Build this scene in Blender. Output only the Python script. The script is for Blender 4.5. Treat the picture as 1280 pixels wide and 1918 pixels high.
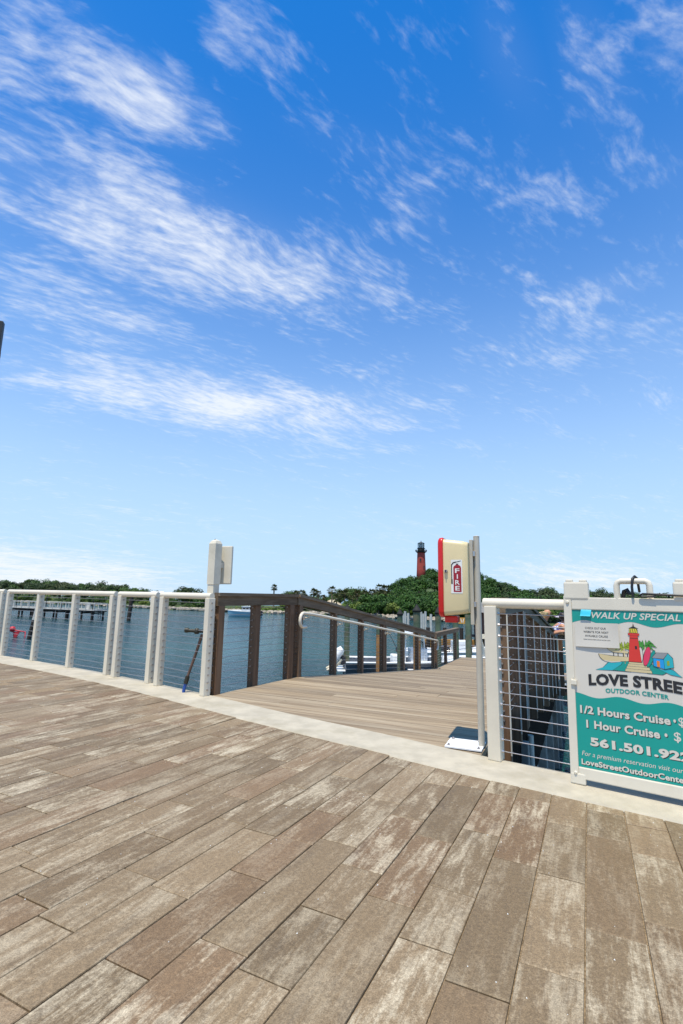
import bpy, bmesh, math, random
from mathutils import Vector, Matrix
R = random.Random(7)
SC = bpy.context.scene
COL = SC.collection
for o in list(bpy.data.objects): bpy.data.objects.remove(o)

# ------------------------------------------------------------------ camera, sky, sun, exposure
TH, RO = .1657, .0181
cam_d = bpy.data.cameras.new('camera'); cam = bpy.data.objects.new('camera', cam_d); COL.objects.link(cam)
cam_d.sensor_fit = 'HORIZONTAL'; cam_d.sensor_width = 24; cam_d.lens = 24 * 934 / 1280
cam_d.clip_start = .05; cam_d.clip_end = 20000
cam.matrix_world = Matrix.Translation((0, 0, 1.07)) @ Matrix.Rotation(math.pi / 2 + TH, 4, 'X') @ Matrix.Rotation(RO, 4, 'Z')
SC.camera = cam
SC.view_settings.view_transform = 'Standard'; SC.view_settings.look = 'None'
SC.view_settings.gamma = 1; SC.view_settings.use_curve_mapping = False
SC.view_settings.exposure = 0.12

SUN_EL = math.radians(74.0)
SUN_AZ = math.atan2(-.39, -.92)            # towards the sun, measured from +Y to +X
sv = Vector((math.sin(SUN_AZ) * math.cos(SUN_EL), math.cos(SUN_AZ) * math.cos(SUN_EL), math.sin(SUN_EL)))
sd = bpy.data.lights.new('sun', 'SUN'); sd.energy = 5.0; sd.angle = math.radians(.53); sd.color = (1, .915, .76)
sun = bpy.data.objects.new('sun', sd); COL.objects.link(sun)
sun.rotation_euler = sv.to_track_quat('Z', 'Y').to_euler(); sun.location = (-10, -20, 60)

class NT:
    """small helper to write node trees"""
    def __init__(s, tree): s.t = tree
    def n(s, typ, **kw):
        nd = s.t.nodes.new(typ)
        for k, v in kw.items():
            if k.startswith('i_'):
                key = k[2:]; key = int(key) if key.isdigit() else key.replace('_', ' ')
                sock = nd.inputs[key]
                if hasattr(v, 'is_output'): s.t.links.new(v, sock)
                else: sock.default_value = v
            else: setattr(nd, k, v)
        return nd
    def m(s, op, a, b=0., c=0., clamp=False):
        nd = s.t.nodes.new('ShaderNodeMath'); nd.operation = op; nd.use_clamp = clamp
        for i, v in enumerate((a, b, c)):
            if hasattr(v, 'is_output'): s.t.links.new(v, nd.inputs[i])
            else: nd.inputs[i].default_value = v
        return nd.outputs[0]
    def vm(s, op, a, b=(0, 0, 0), scale=None):
        nd = s.t.nodes.new('ShaderNodeVectorMath'); nd.operation = op
        for i, v in enumerate((a, b)):
            if hasattr(v, 'is_output'): s.t.links.new(v, nd.inputs[i])
            else: nd.inputs[i].default_value = v
        if scale is not None: nd.inputs['Scale'].default_value = scale
        return nd.outputs['Value'] if op in ('LENGTH', 'DOT_PRODUCT') else nd.outputs[0]
    def mix(s, f, a, b, blend='MIX'):
        nd = s.t.nodes.new('ShaderNodeMix'); nd.data_type = 'RGBA'; nd.blend_type = blend
        for sock, v in ((nd.inputs[0], f), (nd.inputs[6], a), (nd.inputs[7], b)):
            if hasattr(v, 'is_output'): s.t.links.new(v, sock)
            else: sock.default_value = v if not isinstance(v, tuple) or len(v) == 4 else (*v, 1)
        return nd.outputs[2]
    def ramp(s, v, lo, hi, a=0., b=1.):
        nd = s.t.nodes.new('ShaderNodeMapRange'); nd.interpolation_type = 'SMOOTHSTEP'; nd.clamp = True
        s.t.links.new(v, nd.inputs[0])
        for i, x in enumerate((lo, hi, a, b)): nd.inputs[i + 1].default_value = x
        return nd.outputs[0]
    def noise(s, vec, scale, detail=4, rough=.55, dist=0.):
        nd = s.t.nodes.new('ShaderNodeTexNoise'); nd.inputs['Scale'].default_value = scale
        nd.inputs['Detail'].default_value = detail; nd.inputs['Roughness'].default_value = rough; nd.inputs['Distortion'].default_value = dist
        if vec is not None: s.t.links.new(vec, nd.inputs['Vector'])
        return nd.outputs[0]
    def map(s, vec, loc=(0, 0, 0), rot=(0, 0, 0), scale=(1, 1, 1), typ='POINT'):
        nd = s.t.nodes.new('ShaderNodeMapping'); nd.vector_type = typ
        s.t.links.new(vec, nd.inputs[0]); nd.inputs[1].default_value = loc; nd.inputs[2].default_value = rot; nd.inputs[3].default_value = scale
        return nd.outputs[0]

world = bpy.data.worlds.new('World'); SC.world = world; world.use_nodes = True
wt = world.node_tree
for nd in list(wt.nodes): wt.nodes.remove(nd)
W = NT(wt)
sky = W.n('ShaderNodeTexSky', sky_type='NISHITA'); sky.sun_disc = False
sky.sun_elevation = SUN_EL; sky.sun_rotation = SUN_AZ; sky.altitude = 0
sky.air_density = 1.0; sky.dust_density = .4; sky.ozone_density = 3.0
tc = W.n('ShaderNodeTexCoord').outputs['Generated']
sx = W.n('ShaderNodeSeparateXYZ', i_0=tc)
X_, Y_, Z_ = sx.outputs
az = W.m('ARCTAN2', X_, Y_); el = W.m('ARCSINE', Z_)
ae = W.n('ShaderNodeCombineXYZ', i_0=az, i_1=el).outputs[0]
zc = W.m('ADD', W.m('MAXIMUM', Z_, 0.), .16)
pl = W.n('ShaderNodeCombineXYZ', i_0=W.m('DIVIDE', X_, zc), i_1=W.m('DIVIDE', Y_, zc)).outputs[0]
# blob: (az, el, half length, half width, tilt, strength)
BLOBS = [(-0.469, 0.803, 0.186, 0.048, -0.02, 0.95),
         (-0.679, 0.749, 0.061, 0.027, 0.156, 0.6),
         (-0.361, 0.622, 0.378, 0.09, -0.092, 1.0),
         (-0.497, 0.49, 0.202, 0.061, -0.09, 0.55),
         (-0.258, 0.363, 0.344, 0.054, -0.008, 1.05),
         (-0.018, 0.807, 0.201, 0.036, -0.168, 0.3),
         (-0.56, 0.662, 0.162, 0.041, 0.312, 0.5),
         (0.354, 0.89, 0.103, 0.053, -0.848, 0.42),
         (0.525, 0.84, 0.111, 0.06, -1.029, 0.42),
         (0.658, 0.826, 0.088, 0.046, -0.928, 0.42),
         (0.448, 0.682, 0.093, 0.017, -0.355, 0.36),
         (0.618, 0.674, 0.084, 0.032, -0.439, 0.3),
         (0.349, 0.446, 0.152, 0.064, 0.027, 0.15),
         (0.597, 0.419, 0.072, 0.051, -0.114, 0.25),
         (0.061, 0.586, 0.074, 0.019, -0.319, 0.6),
         (0.507, 0.532, 0.095, 0.025, -0.052, 0.5),
         (-0.548, 0.011, 0.234, 0.054, -0.027, 1.35),
         (-0.67, 0.041, 0.166, 0.041, 0.007, 1.35),
         (0.468, 0.039, 0.167, 0.027, -0.019, 0.9),
         (-0.144, 0.58, 0.15, 0.051, 0.471, 0.4),
         (0.16, 0.718, 0.075, 0.045, -0.543, 0.3),
         (-0.28, 0.931, 0.111, 0.053, -0.226, 0.35),
         (-0.655, 0.837, 0.104, 0.03, 0.225, 0.5)]
cov = None
for (a0, e0, hl, hw, tilt, st) in BLOBS:
    q = W.map(ae, loc=(a0, e0, 0), rot=(0, 0, tilt), scale=(hl, hw, 1), typ='TEXTURE')
    d = W.vm('LENGTH', q)
    b = W.ramp(d, 1.7, .0, 0., st)
    cov = b if cov is None else W.m('MAXIMUM', cov, b)
warp = W.n('ShaderNodeTexNoise', i_Vector=pl, i_Scale=.9, i_Detail=4).outputs['Color']
plw = W.vm('ADD', pl, W.vm('SCALE', W.vm('SUBTRACT', warp, (.5, .5, .5)), scale=.34))
pr = W.map(plw, rot=(0, 0, math.radians(-33)))
n1 = W.noise(W.map(pr, scale=(1, 2.0, 1)), 4.2, 10, .60, .15)      # sheets drawn out down wind
n2 = W.noise(W.map(pr, scale=(1, 2.8, 1)), 21, 6, .58, .15)      # ripples in them
n0 = W.noise(pl, .8, 4, .5)
nn = W.m('ADD', W.m('MULTIPLY', n1, .58), W.m('MULTIPLY', n2, .42))
# thin cirrus everywhere in the sky, thicker in the sheets
cover = W.m('ADD', W.m('MULTIPLY', W.ramp(n0, .35, .75), .36), cov)
dens = W.m('MULTIPLY', W.ramp(W.m('ADD', nn, W.m('MULTIPLY', cover, .245)), .535, .96), 1.)
veil = W.m('MULTIPLY', W.ramp(cover, .1, 1.2), .10)
dens = W.m('MINIMUM', W.m('ADD', dens, veil), 1.)
hs = W.n('ShaderNodeHueSaturation', i_Saturation=1.22, i_Value=1.0, i_Color=sky.outputs[0]).outputs[0]
hs = W.mix(1., hs, (.03, .98, 1.46), 'MULTIPLY')
hz = W.m('MULTIPLY', W.m('POWER', 2.718, W.m('MULTIPLY', W.m('POWER', W.m('DIVIDE', W.m('MAXIMUM', Z_, 0.), .43), 2.), -1.)), .95)
hs = W.mix(hz, hs, (4.0, 5.25, 6.8))
skyc = W.mix(W.m('MULTIPLY', dens, .88), hs, (6.2, 6.5, 6.9))
bg = W.n('ShaderNodeBackground', i_Color=skyc, i_Strength=.14)
wo = W.n('ShaderNodeOutputWorld', i_Surface=bg.outputs[0])

# ------------------------------------------------------------------ materials
MATS = {}
def newmat(name):
    m = bpy.data.materials.new(name); m.use_nodes = True
    b = m.node_tree.nodes['Principled BSDF']; MATS[name] = m
    return m, NT(m.node_tree), b
def link(t, a, b): t.t.links.new(a, b)
def simple(name, col, rough=.5, metal=0., var=.12, scale=6., bump=0., bscale=None, stretch=(1, 1, 1), spec=.5, col2=None, c2lo=.5, c2hi=.7):
    m, t, b = newmat(name)
    tcn = t.n('ShaderNodeTexCoord').outputs['Object']
    v = t.map(tcn, scale=stretch)
    f = t.noise(v, scale, 5, .6)
    dark = tuple(c * (1 - var) for c in col); lite = tuple(min(1, c * (1 + var)) for c in col)
    c = t.mix(t.ramp(f, .3, .7), dark, lite)
    if col2: c = t.mix(t.ramp(t.noise(v, scale * .45, 6, .65), c2lo, c2hi), c, col2)
    link(t, c, b.inputs['Base Color'])
    b.inputs['Roughness'].default_value = rough; b.inputs['Metallic'].default_value = metal
    b.inputs['Specular IOR Level'].default_value = spec
    if bump:
        bn = t.n('ShaderNodeBump', i_Strength=bump, i_Distance=.01, i_Height=t.noise(v, bscale or scale * 6, 4, .6))
        link(t, bn.outputs[0], b.inputs['Normal'])
    return m
def wood(name, a, b_, grey, ang, rough=.75, sl=1.6, sw=26., usetint=True, greyamt=.5, spec=.3):
    """board material: grain runs along the direction ang (radians, in plan) ; ang None = along Z"""
    m, t, b = newmat(name)
    tcn = t.n('ShaderNodeTexCoord').outputs['Object']
    if ang is None: v = t.map(tcn, scale=(sw, sw, sl))
    else: v = t.map(t.map(tcn, rot=(0, 0, -ang)), scale=(sl, sw, sw))
    at = t.n('ShaderNodeAttribute', attribute_name='tint')
    rnd = at.outputs['Fac'] if usetint else t.n('ShaderNodeObjectInfo').outputs['Random']
    off = t.n('ShaderNodeCombineXYZ', i_0=t.m('MULTIPLY', rnd, 91.), i_1=t.m('MULTIPLY', rnd, 57.)).outputs[0]
    v = t.vm('ADD', v, off)
    g = t.noise(v, 1., 8, .68, .6)
    g2 = t.noise(v, .35, 5, .6)
    c = t.mix(t.ramp(g, .3, .72), a, b_)
    c = t.mix(t.m('MULTIPLY', t.ramp(g2, .42, .68), greyamt), c, grey)
    c = t.mix(1., c, t.mix(rnd, (.72, .70, .68), (1.12, 1.10, 1.06)), 'MULTIPLY')
    link(t, c, b.inputs['Base Color']); b.inputs['Roughness'].default_value = rough; b.inputs['Specular IOR Level'].default_value = spec
    bn = t.n('ShaderNodeBump', i_Strength=.35, i_Distance=.006, i_Height=g)
    link(t, bn.outputs[0], b.inputs['Normal'])
    return m

PA = math.radians(63.9)                     # long direction of the pavers
def paver_mat():
    m, t, b = newmat('paver_stone')
    tcn = t.n('ShaderNodeTexCoord').outputs['Object']
    rnd = t.n('ShaderNodeAttribute', attribute_name='tint').outputs['Fac']
    rnd2 = t.m('FRACT', t.m('MULTIPLY', rnd, 7.31)); rnd3 = t.m('FRACT', t.m('MULTIPLY', rnd, 23.7))
    off = t.n('ShaderNodeCombineXYZ', i_0=t.m('MULTIPLY', rnd, 71.), i_1=t.m('MULTIPLY', rnd, 43.), i_2=t.m('MULTIPLY', rnd2, 19.)).outputs[0]
    rv = t.map(tcn, rot=(0, 0, -PA))
    v = t.vm('ADD', rv, off)
    st = t.noise(t.map(v, scale=(3.2, 24, 8)), 1., 10, .76, .25)          # streaks along the stone
    pt = t.noise(t.map(v, scale=(2.6, 6, 3)), 1., 8, .7, .2)           # patches of bloom
    gr = t.noise(tcn, 260., 3, .7)
    gr2 = t.noise(tcn, 70., 5, .75)
    base = t.mix(rnd, (.160, .110, .056), (.245, .172, .094))
    base = t.mix(t.m('MULTIPLY', t.ramp(rnd3, .55, 1.), .45), base, (.185, .100, .046))
    amt = t.m('MULTIPLY', t.ramp(t.m('ADD', t.m('ADD', t.m('MULTIPLY', st, .55), t.m('MULTIPLY', gr2, .16)), t.m('MULTIPLY', pt, .46)), .54, .70), t.m('ADD', t.m('MULTIPLY', rnd2, .7), .2))
    c = t.mix(amt, base, (.52, .44, .305))
    dk = t.ramp(t.noise(t.map(v, scale=(2.5, 10, 5), loc=(7, 3, 1)), 1., 6, .65, .4), .52, .78)
    c = t.mix(t.m('MULTIPLY', dk, .45), c, (.09, .064, .040))
    c = t.mix(1., c, t.mix(t.ramp(gr, .25, .75), (.66, .65, .64), (1.32, 1.32, 1.32)), 'MULTIPLY')
    c = t.mix(1., c, t.mix(t.ramp(gr2, .3, .7), (.82, .82, .82), (1.16, 1.16, 1.16)), 'MULTIPLY')
    link(t, c, b.inputs['Base Color']); b.inputs['Roughness'].default_value = .62; b.inputs['Specular IOR Level'].default_value = .4
    h = t.m('ADD', t.m('MULTIPLY', gr, .4), t.m('ADD', t.m('MULTIPLY', gr2, .8), t.m('MULTIPLY', st, .8)))
    bn = t.n('ShaderNodeBump', i_Strength=.5, i_Distance=.004, i_Height=h)
    link(t, bn.outputs[0], b.inputs['Normal'])
    return m
paver_mat()
simple('joint_sand', (.27, .20, .125), .95, var=.45, scale=90, bump=.6, bscale=300, spec=.1)
simple('concrete', (.45, .40, .305), .85, var=.12, scale=5, bump=.25, bscale=160, col2=(.36, .315, .225), c2lo=.48, c2hi=.75, spec=.3)
simple('seawall_concrete', (.20, .185, .16), .9, var=.25, scale=2, bump=.3)
simple('pile_concrete', (.26, .25, .22), .9, var=.25, scale=3, bump=.2)
simple('rail_white', (.72, .645, .505), .32, var=.05, scale=3, bump=.03, bscale=60, col2=(.63, .555, .415), c2lo=.55, c2hi=.85)
simple('rail_side', (.60, .56, .47), .4, var=.06, scale=4)
simple('post_white', (.68, .615, .48), .5, var=.08, scale=5, bump=.05, col2=(.52, .48, .36), c2lo=.5, c2hi=.8)
simple('steel', (.55, .50, .47), .3, metal=1., var=.1, scale=20)
simple('black_rubber', (.012, .012, .012), .45, var=.2, scale=30)
simple('pole_grey', (.50, .455, .37), .42, var=.06, scale=8, bump=.03)
simple('plate_white', (.80, .80, .79), .4, var=.05, scale=9)
simple('fire_red', (.62, .012, .010), .32, var=.06, scale=5)
simple('fire_beige', (.74, .60, .33), .38, var=.04, scale=3, bump=.02)
simple('sticker_white', (.80, .78, .72), .5, var=.03)
simple('sticker_red', (.32, .010, .022), .4, var=.05)
simple('ink_black', (.018, .017, .017), .5, var=.05)
simple('plastic_white', (.69, .63, .505), .42, var=.05, scale=4, bump=.05, bscale=120, col2=(.58, .51, .38), c2lo=.55, c2hi=.85)
simple('print_white', (.64, .59, .50), .45, var=.02, scale=3)
simple('print_teal', (.004, .29, .235), .42, var=.06, scale=2)
simple('print_teal_deep', (.008, .20, .185), .42, var=.06, scale=2)
simple('print_aqua', (.02, .40, .44), .42, var=.06, scale=2)
simple('print_red', (.62, .035, .022), .45, var=.05)
simple('print_pink', (.68, .04, .10), .45, var=.05)
simple('print_green', (.06, .28, .035), .45, var=.1)
simple('print_lime', (.28, .36, .03), .45, var=.1)
simple('print_yellow', (.75, .62, .05), .45, var=.05)
simple('print_blue', (.01, .30, .66), .45, var=.05)
simple('print_orange', (.75, .20, .02), .45, var=.05)
simple('print_tan', (.62, .50, .27), .45, var=.05)
simple('print_grey', (.28, .28, .28), .45, var=.05)
simple('tape_blue', (.02, .47, .60), .5, var=.08, scale=40)
simple('hose_blue', (.015, .07, .30), .4, var=.1)
simple('pipe_brown', (.11, .062, .042), .55, var=.3, scale=20)
simple('brass_dark', (.028, .026, .016), .5, metal=.2, var=.3, scale=30)
simple('brick_red', (.40, .060, .042), .85, var=.12, scale=.8, col2=(.33, .045, .035))
simple('iron_black', (.016, .02, .02), .5, var=.2)
simple('trunk_bark', (.12, .095, .07), .9, var=.3, scale=3)
simple('palm_trunk', (.20, .165, .125), .9, var=.3, scale=3)
simple('sand', (.46, .38, .25), .95, var=.15, scale=.4)
simple('rock', (.34, .29, .22), .9, var=.35, scale=1.2, bump=.4)
simple('boat_white', (.78, .78, .76), .3, var=.04, scale=2)
simple('boat_grey', (.075, .085, .10), .35, var=.08, scale=2)
simple('boat_blue', (.30, .52, .60), .3, var=.05)
simple('fender_cream', (.66, .58, .42), .5, var=.1)
simple('canvas_black', (.02, .02, .024), .8, var=.2)
simple('dock_white', (.66, .66, .64), .6, var=.08, scale=2)
simple('float_red', (.50, .02, .03), .5, var=.12)
simple('pile_green', (.085, .125, .075), .9, var=.35, scale=4, col2=(.16, .135, .08), c2lo=.45, c2hi=.65)
simple('pile_tan', (.36, .17, .055), .9, var=.25, scale=5)
simple('pile_black', (.012, .012, .010), .8, var=.3)
simple('pier_wood', (.52, .50, .44), .85, var=.2, scale=2)
simple('pile_dark', (.035, .027, .02), .9, var=.35, scale=4)
simple('hut_brown', (.10, .033, .02), .85, var=.3, scale=3)
simple('roof_grey', (.20, .19, .17), .8, var=.2, scale=2)
simple('sign_amber', (.52, .26, .04), .6, var=.2)
simple('timber_amber', (.40, .20, .05), .85, var=.3, scale=2)
simple('skin_tan', (.50, .235, .125), .5, var=.05)
simple('hair_blonde', (.66, .50, .24), .55, var=.3, scale=60, stretch=(1, 1, .15))
simple('hair_dark', (.03, .018, .012), .5, var=.3, scale=60, stretch=(1, 1, .15))
simple('cloth_red', (.34, .03, .025), .8, var=.15, scale=20)
simple('cloth_denim', (.05, .07, .13), .85, var=.2, scale=30)
simple('umbrella_white', (.62, .56, .62), .8, var=.1, scale=8)
simple('umbrella_plum', (.11, .03, .09), .8, var=.15, scale=8)
m, t, b = newmat('cloth_check')
ck = t.n('ShaderNodeTexChecker', i_Vector=t.n('ShaderNodeTexCoord').outputs['Object'], i_Scale=17.)
ck.inputs[1].default_value = (.62, .64, .72, 1); ck.inputs[2].default_value = (.07, .10, .32, 1)
link(t, ck.outputs[0], b.inputs['Base Color']); b.inputs['Roughness'].default_value = .85
m, t, b = newmat('glass_lantern')
b.inputs['Base Color'].default_value = (.75, .86, .88, 1); b.inputs['Roughness'].default_value = .05; b.inputs['Transmission Weight'].default_value = .9; b.inputs['IOR'].default_value = 1.1
m, t, b = newmat('window_dark')
b.inputs['Base Color'].default_value = (.02, .015, .015, 1); b.inputs['Roughness'].default_value = .2
DP = math.radians(-24.5)                    # direction of the deck boards
wood('deck_board', (.185, .135, .084), (.37, .29, .192), (.41, .342, .248), DP, .8, 1.1, 24, greyamt=.6)
wood('rail_wood', (.110, .057, .030), (.25, .145, .082), (.24, .175, .115), None, .6, 1.2, 30, usetint=False, greyamt=.35)
wood('cap_wood', (.12, .082, .05), (.24, .178, .118), (.29, .235, .17), math.radians(66), .75, 1.2, 24, usetint=False, greyamt=.6)

wood('skirt_wood', (.010, .006, .004), (.026, .016, .011), (.024, .017, .012), None, .9, 1.2, 30, usetint=False, greyamt=.3, spec=.08)  # near-black colour that paints the shade below the boardwalk

def leafmat(name, a, b_, c_):
    m, t, b = newmat(name)
    rnd = t.n('ShaderNodeAttribute', attribute_name='tint').outputs['Fac']
    oi = t.n('ShaderNodeObjectInfo').outputs['Random']
    c = t.mix(rnd, a, b_)
    c = t.mix(t.m('MULTIPLY', t.ramp(oi, .35, 1.), .75), c, c_)
    link(t, c, b.inputs['Base Color']); b.inputs['Roughness'].default_value = .6; b.inputs['Specular IOR Level'].default_value = .25
    return m
leafmat('leaf_broad', (.018, .042, .008), (.075, .135, .022), (.05, .10, .022))
leafmat('leaf_hill', (.012, .040, .005), (.060, .140, .014), (.030, .075, .008))
leafmat('leaf_dark', (.016, .034, .010), (.055, .088, .022), (.055, .07, .022))
leafmat('leaf_palm', (.035, .050, .014), (.12, .125, .038), (.10, .088, .03))
leafmat('leaf_shrub', (.06, .10, .015), (.20, .25, .045), (.14, .22, .035))
simple('land', (.05, .075, .02), .95, var=.35, scale=.15)

def water_mat():
    m, t, b = newmat('sea_water')
    tcn = t.n('ShaderNodeTexCoord').outputs['Object']
    v = t.map(t.map(tcn, rot=(0, 0, math.radians(20))), scale=(.55, 1.5, 1))
    big = t.noise(t.map(tcn, scale=(.012, .035, 1)), 1., 4, .55)
    c = t.mix(t.ramp(big, .35, .68), (.003, .030, .032), (.012, .068, .066))
    link(t, c, b.inputs['Base Color'])
    b.inputs['Roughness'].default_value = .12; b.inputs['IOR'].default_value = 1.33; b.inputs['Specular IOR Level'].default_value = .5
    w1 = t.noise(v, .9, 5, .62, .4); w2 = t.noise(v, 3.4, 4, .6, .3)
    h = t.m('ADD', t.m('MULTIPLY', w1, 1.), t.m('MULTIPLY', w2, .33))
    bn = t.n('ShaderNodeBump', i_Strength=1., i_Distance=.26, i_Height=h)
    link(t, bn.outputs[0], b.inputs['Normal'])
water_mat()

# ------------------------------------------------------------------ mesh helpers
class MB:
    def __init__(s): s.v = []; s.f = []; s.sm = []; s.tint = []
    def add(s, vs, fs, smooth=False, tint=None):
        o = len(s.v); s.v += [tuple(v) for v in vs]
        for f in fs: s.f.append([i + o for i in f]); s.sm.append(smooth); s.tint.append(tint)
        return s
    def box(s, c, size, rz=0., rot=None, bev=0.):
        x, y, z = (d / 2 for d in size); M = rot or Matrix.Rotation(rz, 3, 'Z'); c = Vector(c)
        if bev <= 0:
            vs = [c + M @ Vector((sx * x, sy * y, sz * z)) for sz in (-1, 1) for sy in (-1, 1) for sx in (-1, 1)]
            return s.add(vs, [(0, 2, 3, 1), (4, 5, 7, 6), (0, 1, 5, 4), (2, 6, 7, 3), (0, 4, 6, 2), (1, 3, 7, 5)])
        b = min(bev, x * .9, y * .9, z * .9); bm = bmesh.new()
        bmesh.ops.create_cube(bm, size=1)
        for v in bm.verts: v.co = Vector((v.co.x * 2 * x, v.co.y * 2 * y, v.co.z * 2 * z))
        bmesh.ops.bevel(bm, geom=list(bm.edges), offset=b, segments=2, affect='EDGES', profile=.6)
        bm.verts.ensure_lookup_table(); vs = [c + M @ v.co for v in bm.verts]; fs = [[v.index for v in f.verts] for f in bm.faces]
        bm.free(); return s.add(vs, fs)
    def tube(s, path, r, n=10, caps=True, smooth=True):
        path = [Vector(p) for p in path]; rs = r if isinstance(r, (list, tuple)) else [r] * len(path)
        rings = []; up = Vector((0, 0, 1)); prev = None
        for i, p in enumerate(path):
            d = (path[min(i + 1, len(path) - 1)] - path[max(i - 1, 0)]).normalized()
            if prev is None:
                a = d.cross(up)
                if a.length < .05: a = d.cross(Vector((1, 0, 0)))
            else: a = prev - d * prev.dot(d)
            a.normalize(); prev = a; b = d.cross(a)
            rings.append([p + (a * math.cos(2 * math.pi * k / n) + b * math.sin(2 * math.pi * k / n)) * rs[i] for k in range(n)])
        vs = [v for rg in rings for v in rg]; fs = []
        for i in range(len(rings) - 1):
            for k in range(n):
                k2 = (k + 1) % n; fs.append((i * n + k, i * n + k2, (i + 1) * n + k2, (i + 1) * n + k))
        s.add(vs, fs, smooth)
        if caps: s.add(rings[0], [list(range(n))[::-1]]); s.add(rings[-1], [list(range(n))])
        return s
    def lathe(s, c, prof, n=16, smooth=True, sx=1., sy=1.):
        c = Vector(c); vs = []
        for (r, z) in prof:
            for k in range(n):
                a = 2 * math.pi * k / n; vs.append(c + Vector((r * math.cos(a) * sx, r * math.sin(a) * sy, z)))
        fs = []
        for i in range(len(prof) - 1):
            for k in range(n):
                k2 = (k + 1) % n; fs.append((i * n + k, i * n + k2, (i + 1) * n + k2, (i + 1) * n + k))
        fs.append([k for k in range(n)][::-1]); fs.append([(len(prof) - 1) * n + k for k in range(n)])
        return s.add(vs, fs, smooth)
    def prism(s, poly, z0, z1, bev=0., tint=None, dz=None):
        """poly: ccw plan polygon; dz: function giving the height added at a plan point"""
        n = len(poly); g = dz or (lambda x, y: 0.)
        if bev > 0:
            cx = sum(p[0] for p in poly) / n; cy = sum(p[1] for p in poly) / n
            inn = []
            for (x, y) in poly:
                d = math.hypot(x - cx, y - cy) or 1; k = bev * 1.4 / d; inn.append((x + (cx - x) * k, y + (cy - y) * k))
            vs = [(x, y, z0 + g(x, y)) for x, y in poly] + [(x, y, z1 - bev + g(x, y)) for x, y in poly] + [(x, y, z1 + g(x, y)) for x, y in inn]
            fs = [[n + n + i for i in range(n)]]
            for i in range(n):
                j = (i + 1) % n; fs += [(i, j, n + j, n + i), (n + i, n + j, 2 * n + j, 2 * n + i)]
        else:
            vs = [(x, y, z0 + g(x, y)) for x, y in poly] + [(x, y, z1 + g(x, y)) for x, y in poly]
            fs = [[n + i for i in range(n)]] + [(i, (i + 1) % n, n + (i + 1) % n, n + i) for i in range(n)]
        fs.append(list(range(n))[::-1])
        return s.add(vs, fs, False, tint)
BASE = {}
def mesh(mb, mat, org=(0, 0, 0), fix=True):
    me = bpy.data.meshes.new('m'); org = Vector(org)
    me.from_pydata([Vector(v) - org for v in mb.v], [], mb.f)
    for i, sm in enumerate(mb.sm): me.polygons[i].use_smooth = sm
    if any(t is not None for t in mb.tint):
        at = me.attributes.new('tint', 'FLOAT', 'FACE'); at.data.foreach_set('value', [t or 0. for t in mb.tint])
    for mm in (mat if isinstance(mat, (list, tuple)) else [mat]): me.materials.append(MATS[mm])
    if fix:
        bm = bmesh.new(); bm.from_mesh(me); bmesh.ops.recalc_face_normals(bm, faces=bm.faces); bm.to_mesh(me); bm.free()
    me.update(); return me
def tag(o, label=None, cat=None, group=None, kind=None):
    if label: o['label'] = label
    if cat: o['category'] = cat
    if group: o['group'] = group
    if kind: o['kind'] = kind
    return o
def thing(name, loc, label, cat, group=None, rz=0.):
    o = bpy.data.objects.new(name, None); COL.objects.link(o); o.location = loc; o.rotation_euler = (0, 0, rz); o.empty_display_size = .2
    BASE[o.name] = Vector(loc); return tag(o, label, cat, group)
def part(name, mb, mat, parent=None, data=None, fix=True):
    """mesh in world coordinates under its thing (things built in place are only translated)"""
    org = BASE[parent.name] if parent else Vector((0, 0, 0))
    o = bpy.data.objects.new(name, data or mesh(mb, mat, org, fix)); COL.objects.link(o)
    if parent: o.parent = parent
    BASE[o.name] = org; return o
def one(name, mb, mat, label, cat, group=None, base=None):
    vs = mb.v; lo = base or (sum(v[0] for v in vs) / len(vs), sum(v[1] for v in vs) / len(vs), min(v[2] for v in vs))
    o = bpy.data.objects.new(name, mesh(mb, mat, lo)); COL.objects.link(o); o.location = lo; BASE[o.name] = Vector(lo)
    return tag(o, label, cat, group)
def struct(name, mb, mat, kind='structure'):
    o = part(name, mb, mat); o['kind'] = kind; return o
def copy_tree(o, parent=None):
    c = o.copy(); COL.objects.link(c)
    if parent: c.parent = parent
    for ch in list(o.children): copy_tree(ch, c)
    return c
def lerp(a, b, t): return tuple(x + (y - x) * t for x, y in zip(a, b))

# ------------------------------------------------------------------ water
WZ = -3.2
mb = MB(); S = 9000
mb.add([(-S, -60, WZ), (S, -60, WZ), (S, S, WZ), (-S, S, WZ)], [(0, 1, 2, 3)])
struct('water', mb, 'sea_water')

# ------------------------------------------------------------------ plaza: kerb, pavers, sea wall
KIN = [(3.6, 1.35), (2.6, 2.02), (1.69, 2.62), (1.35, 2.86), (1.06, 3.08), (.8, 3.24), (.57, 3.42), (.13, 3.80), (-.41, 4.19), (-.68, 4.40), (-1.26, 4.88), (-1.87, 5.42), (-3.0, 6.26), (-3.8, 6.84), (-4.94, 7.58), (-6.4, 8.48), (-8.2, 9.5), (-10.5, 10.7)]
def curve(pts, n):
    out = []
    for i in range(len(pts) - 1):
        p0, p1, p2, p3 = (Vector(pts[max(0, min(len(pts) - 1, j))]) for j in (i - 1, i, i + 1, i + 2))
        for k in range(n):
            t = k / n; out.append(.5 * ((2 * p1) + (p2 - p0) * t + (2 * p0 - 5 * p1 + 4 * p2 - p3) * t * t + (3 * p1 - p0 - 3 * p2 + p3) * t ** 3))
    return out + [Vector(pts[-1])]
def smooth(pts, it=6):
    for _ in range(it): pts = [pts[0]] + [(pts[i - 1] + pts[i] * 2 + pts[i + 1]) / 4 for i in range(1, len(pts) - 1)] + [pts[-1]]
    return pts
KI = smooth(curve(KIN, 3), 8)
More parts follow.
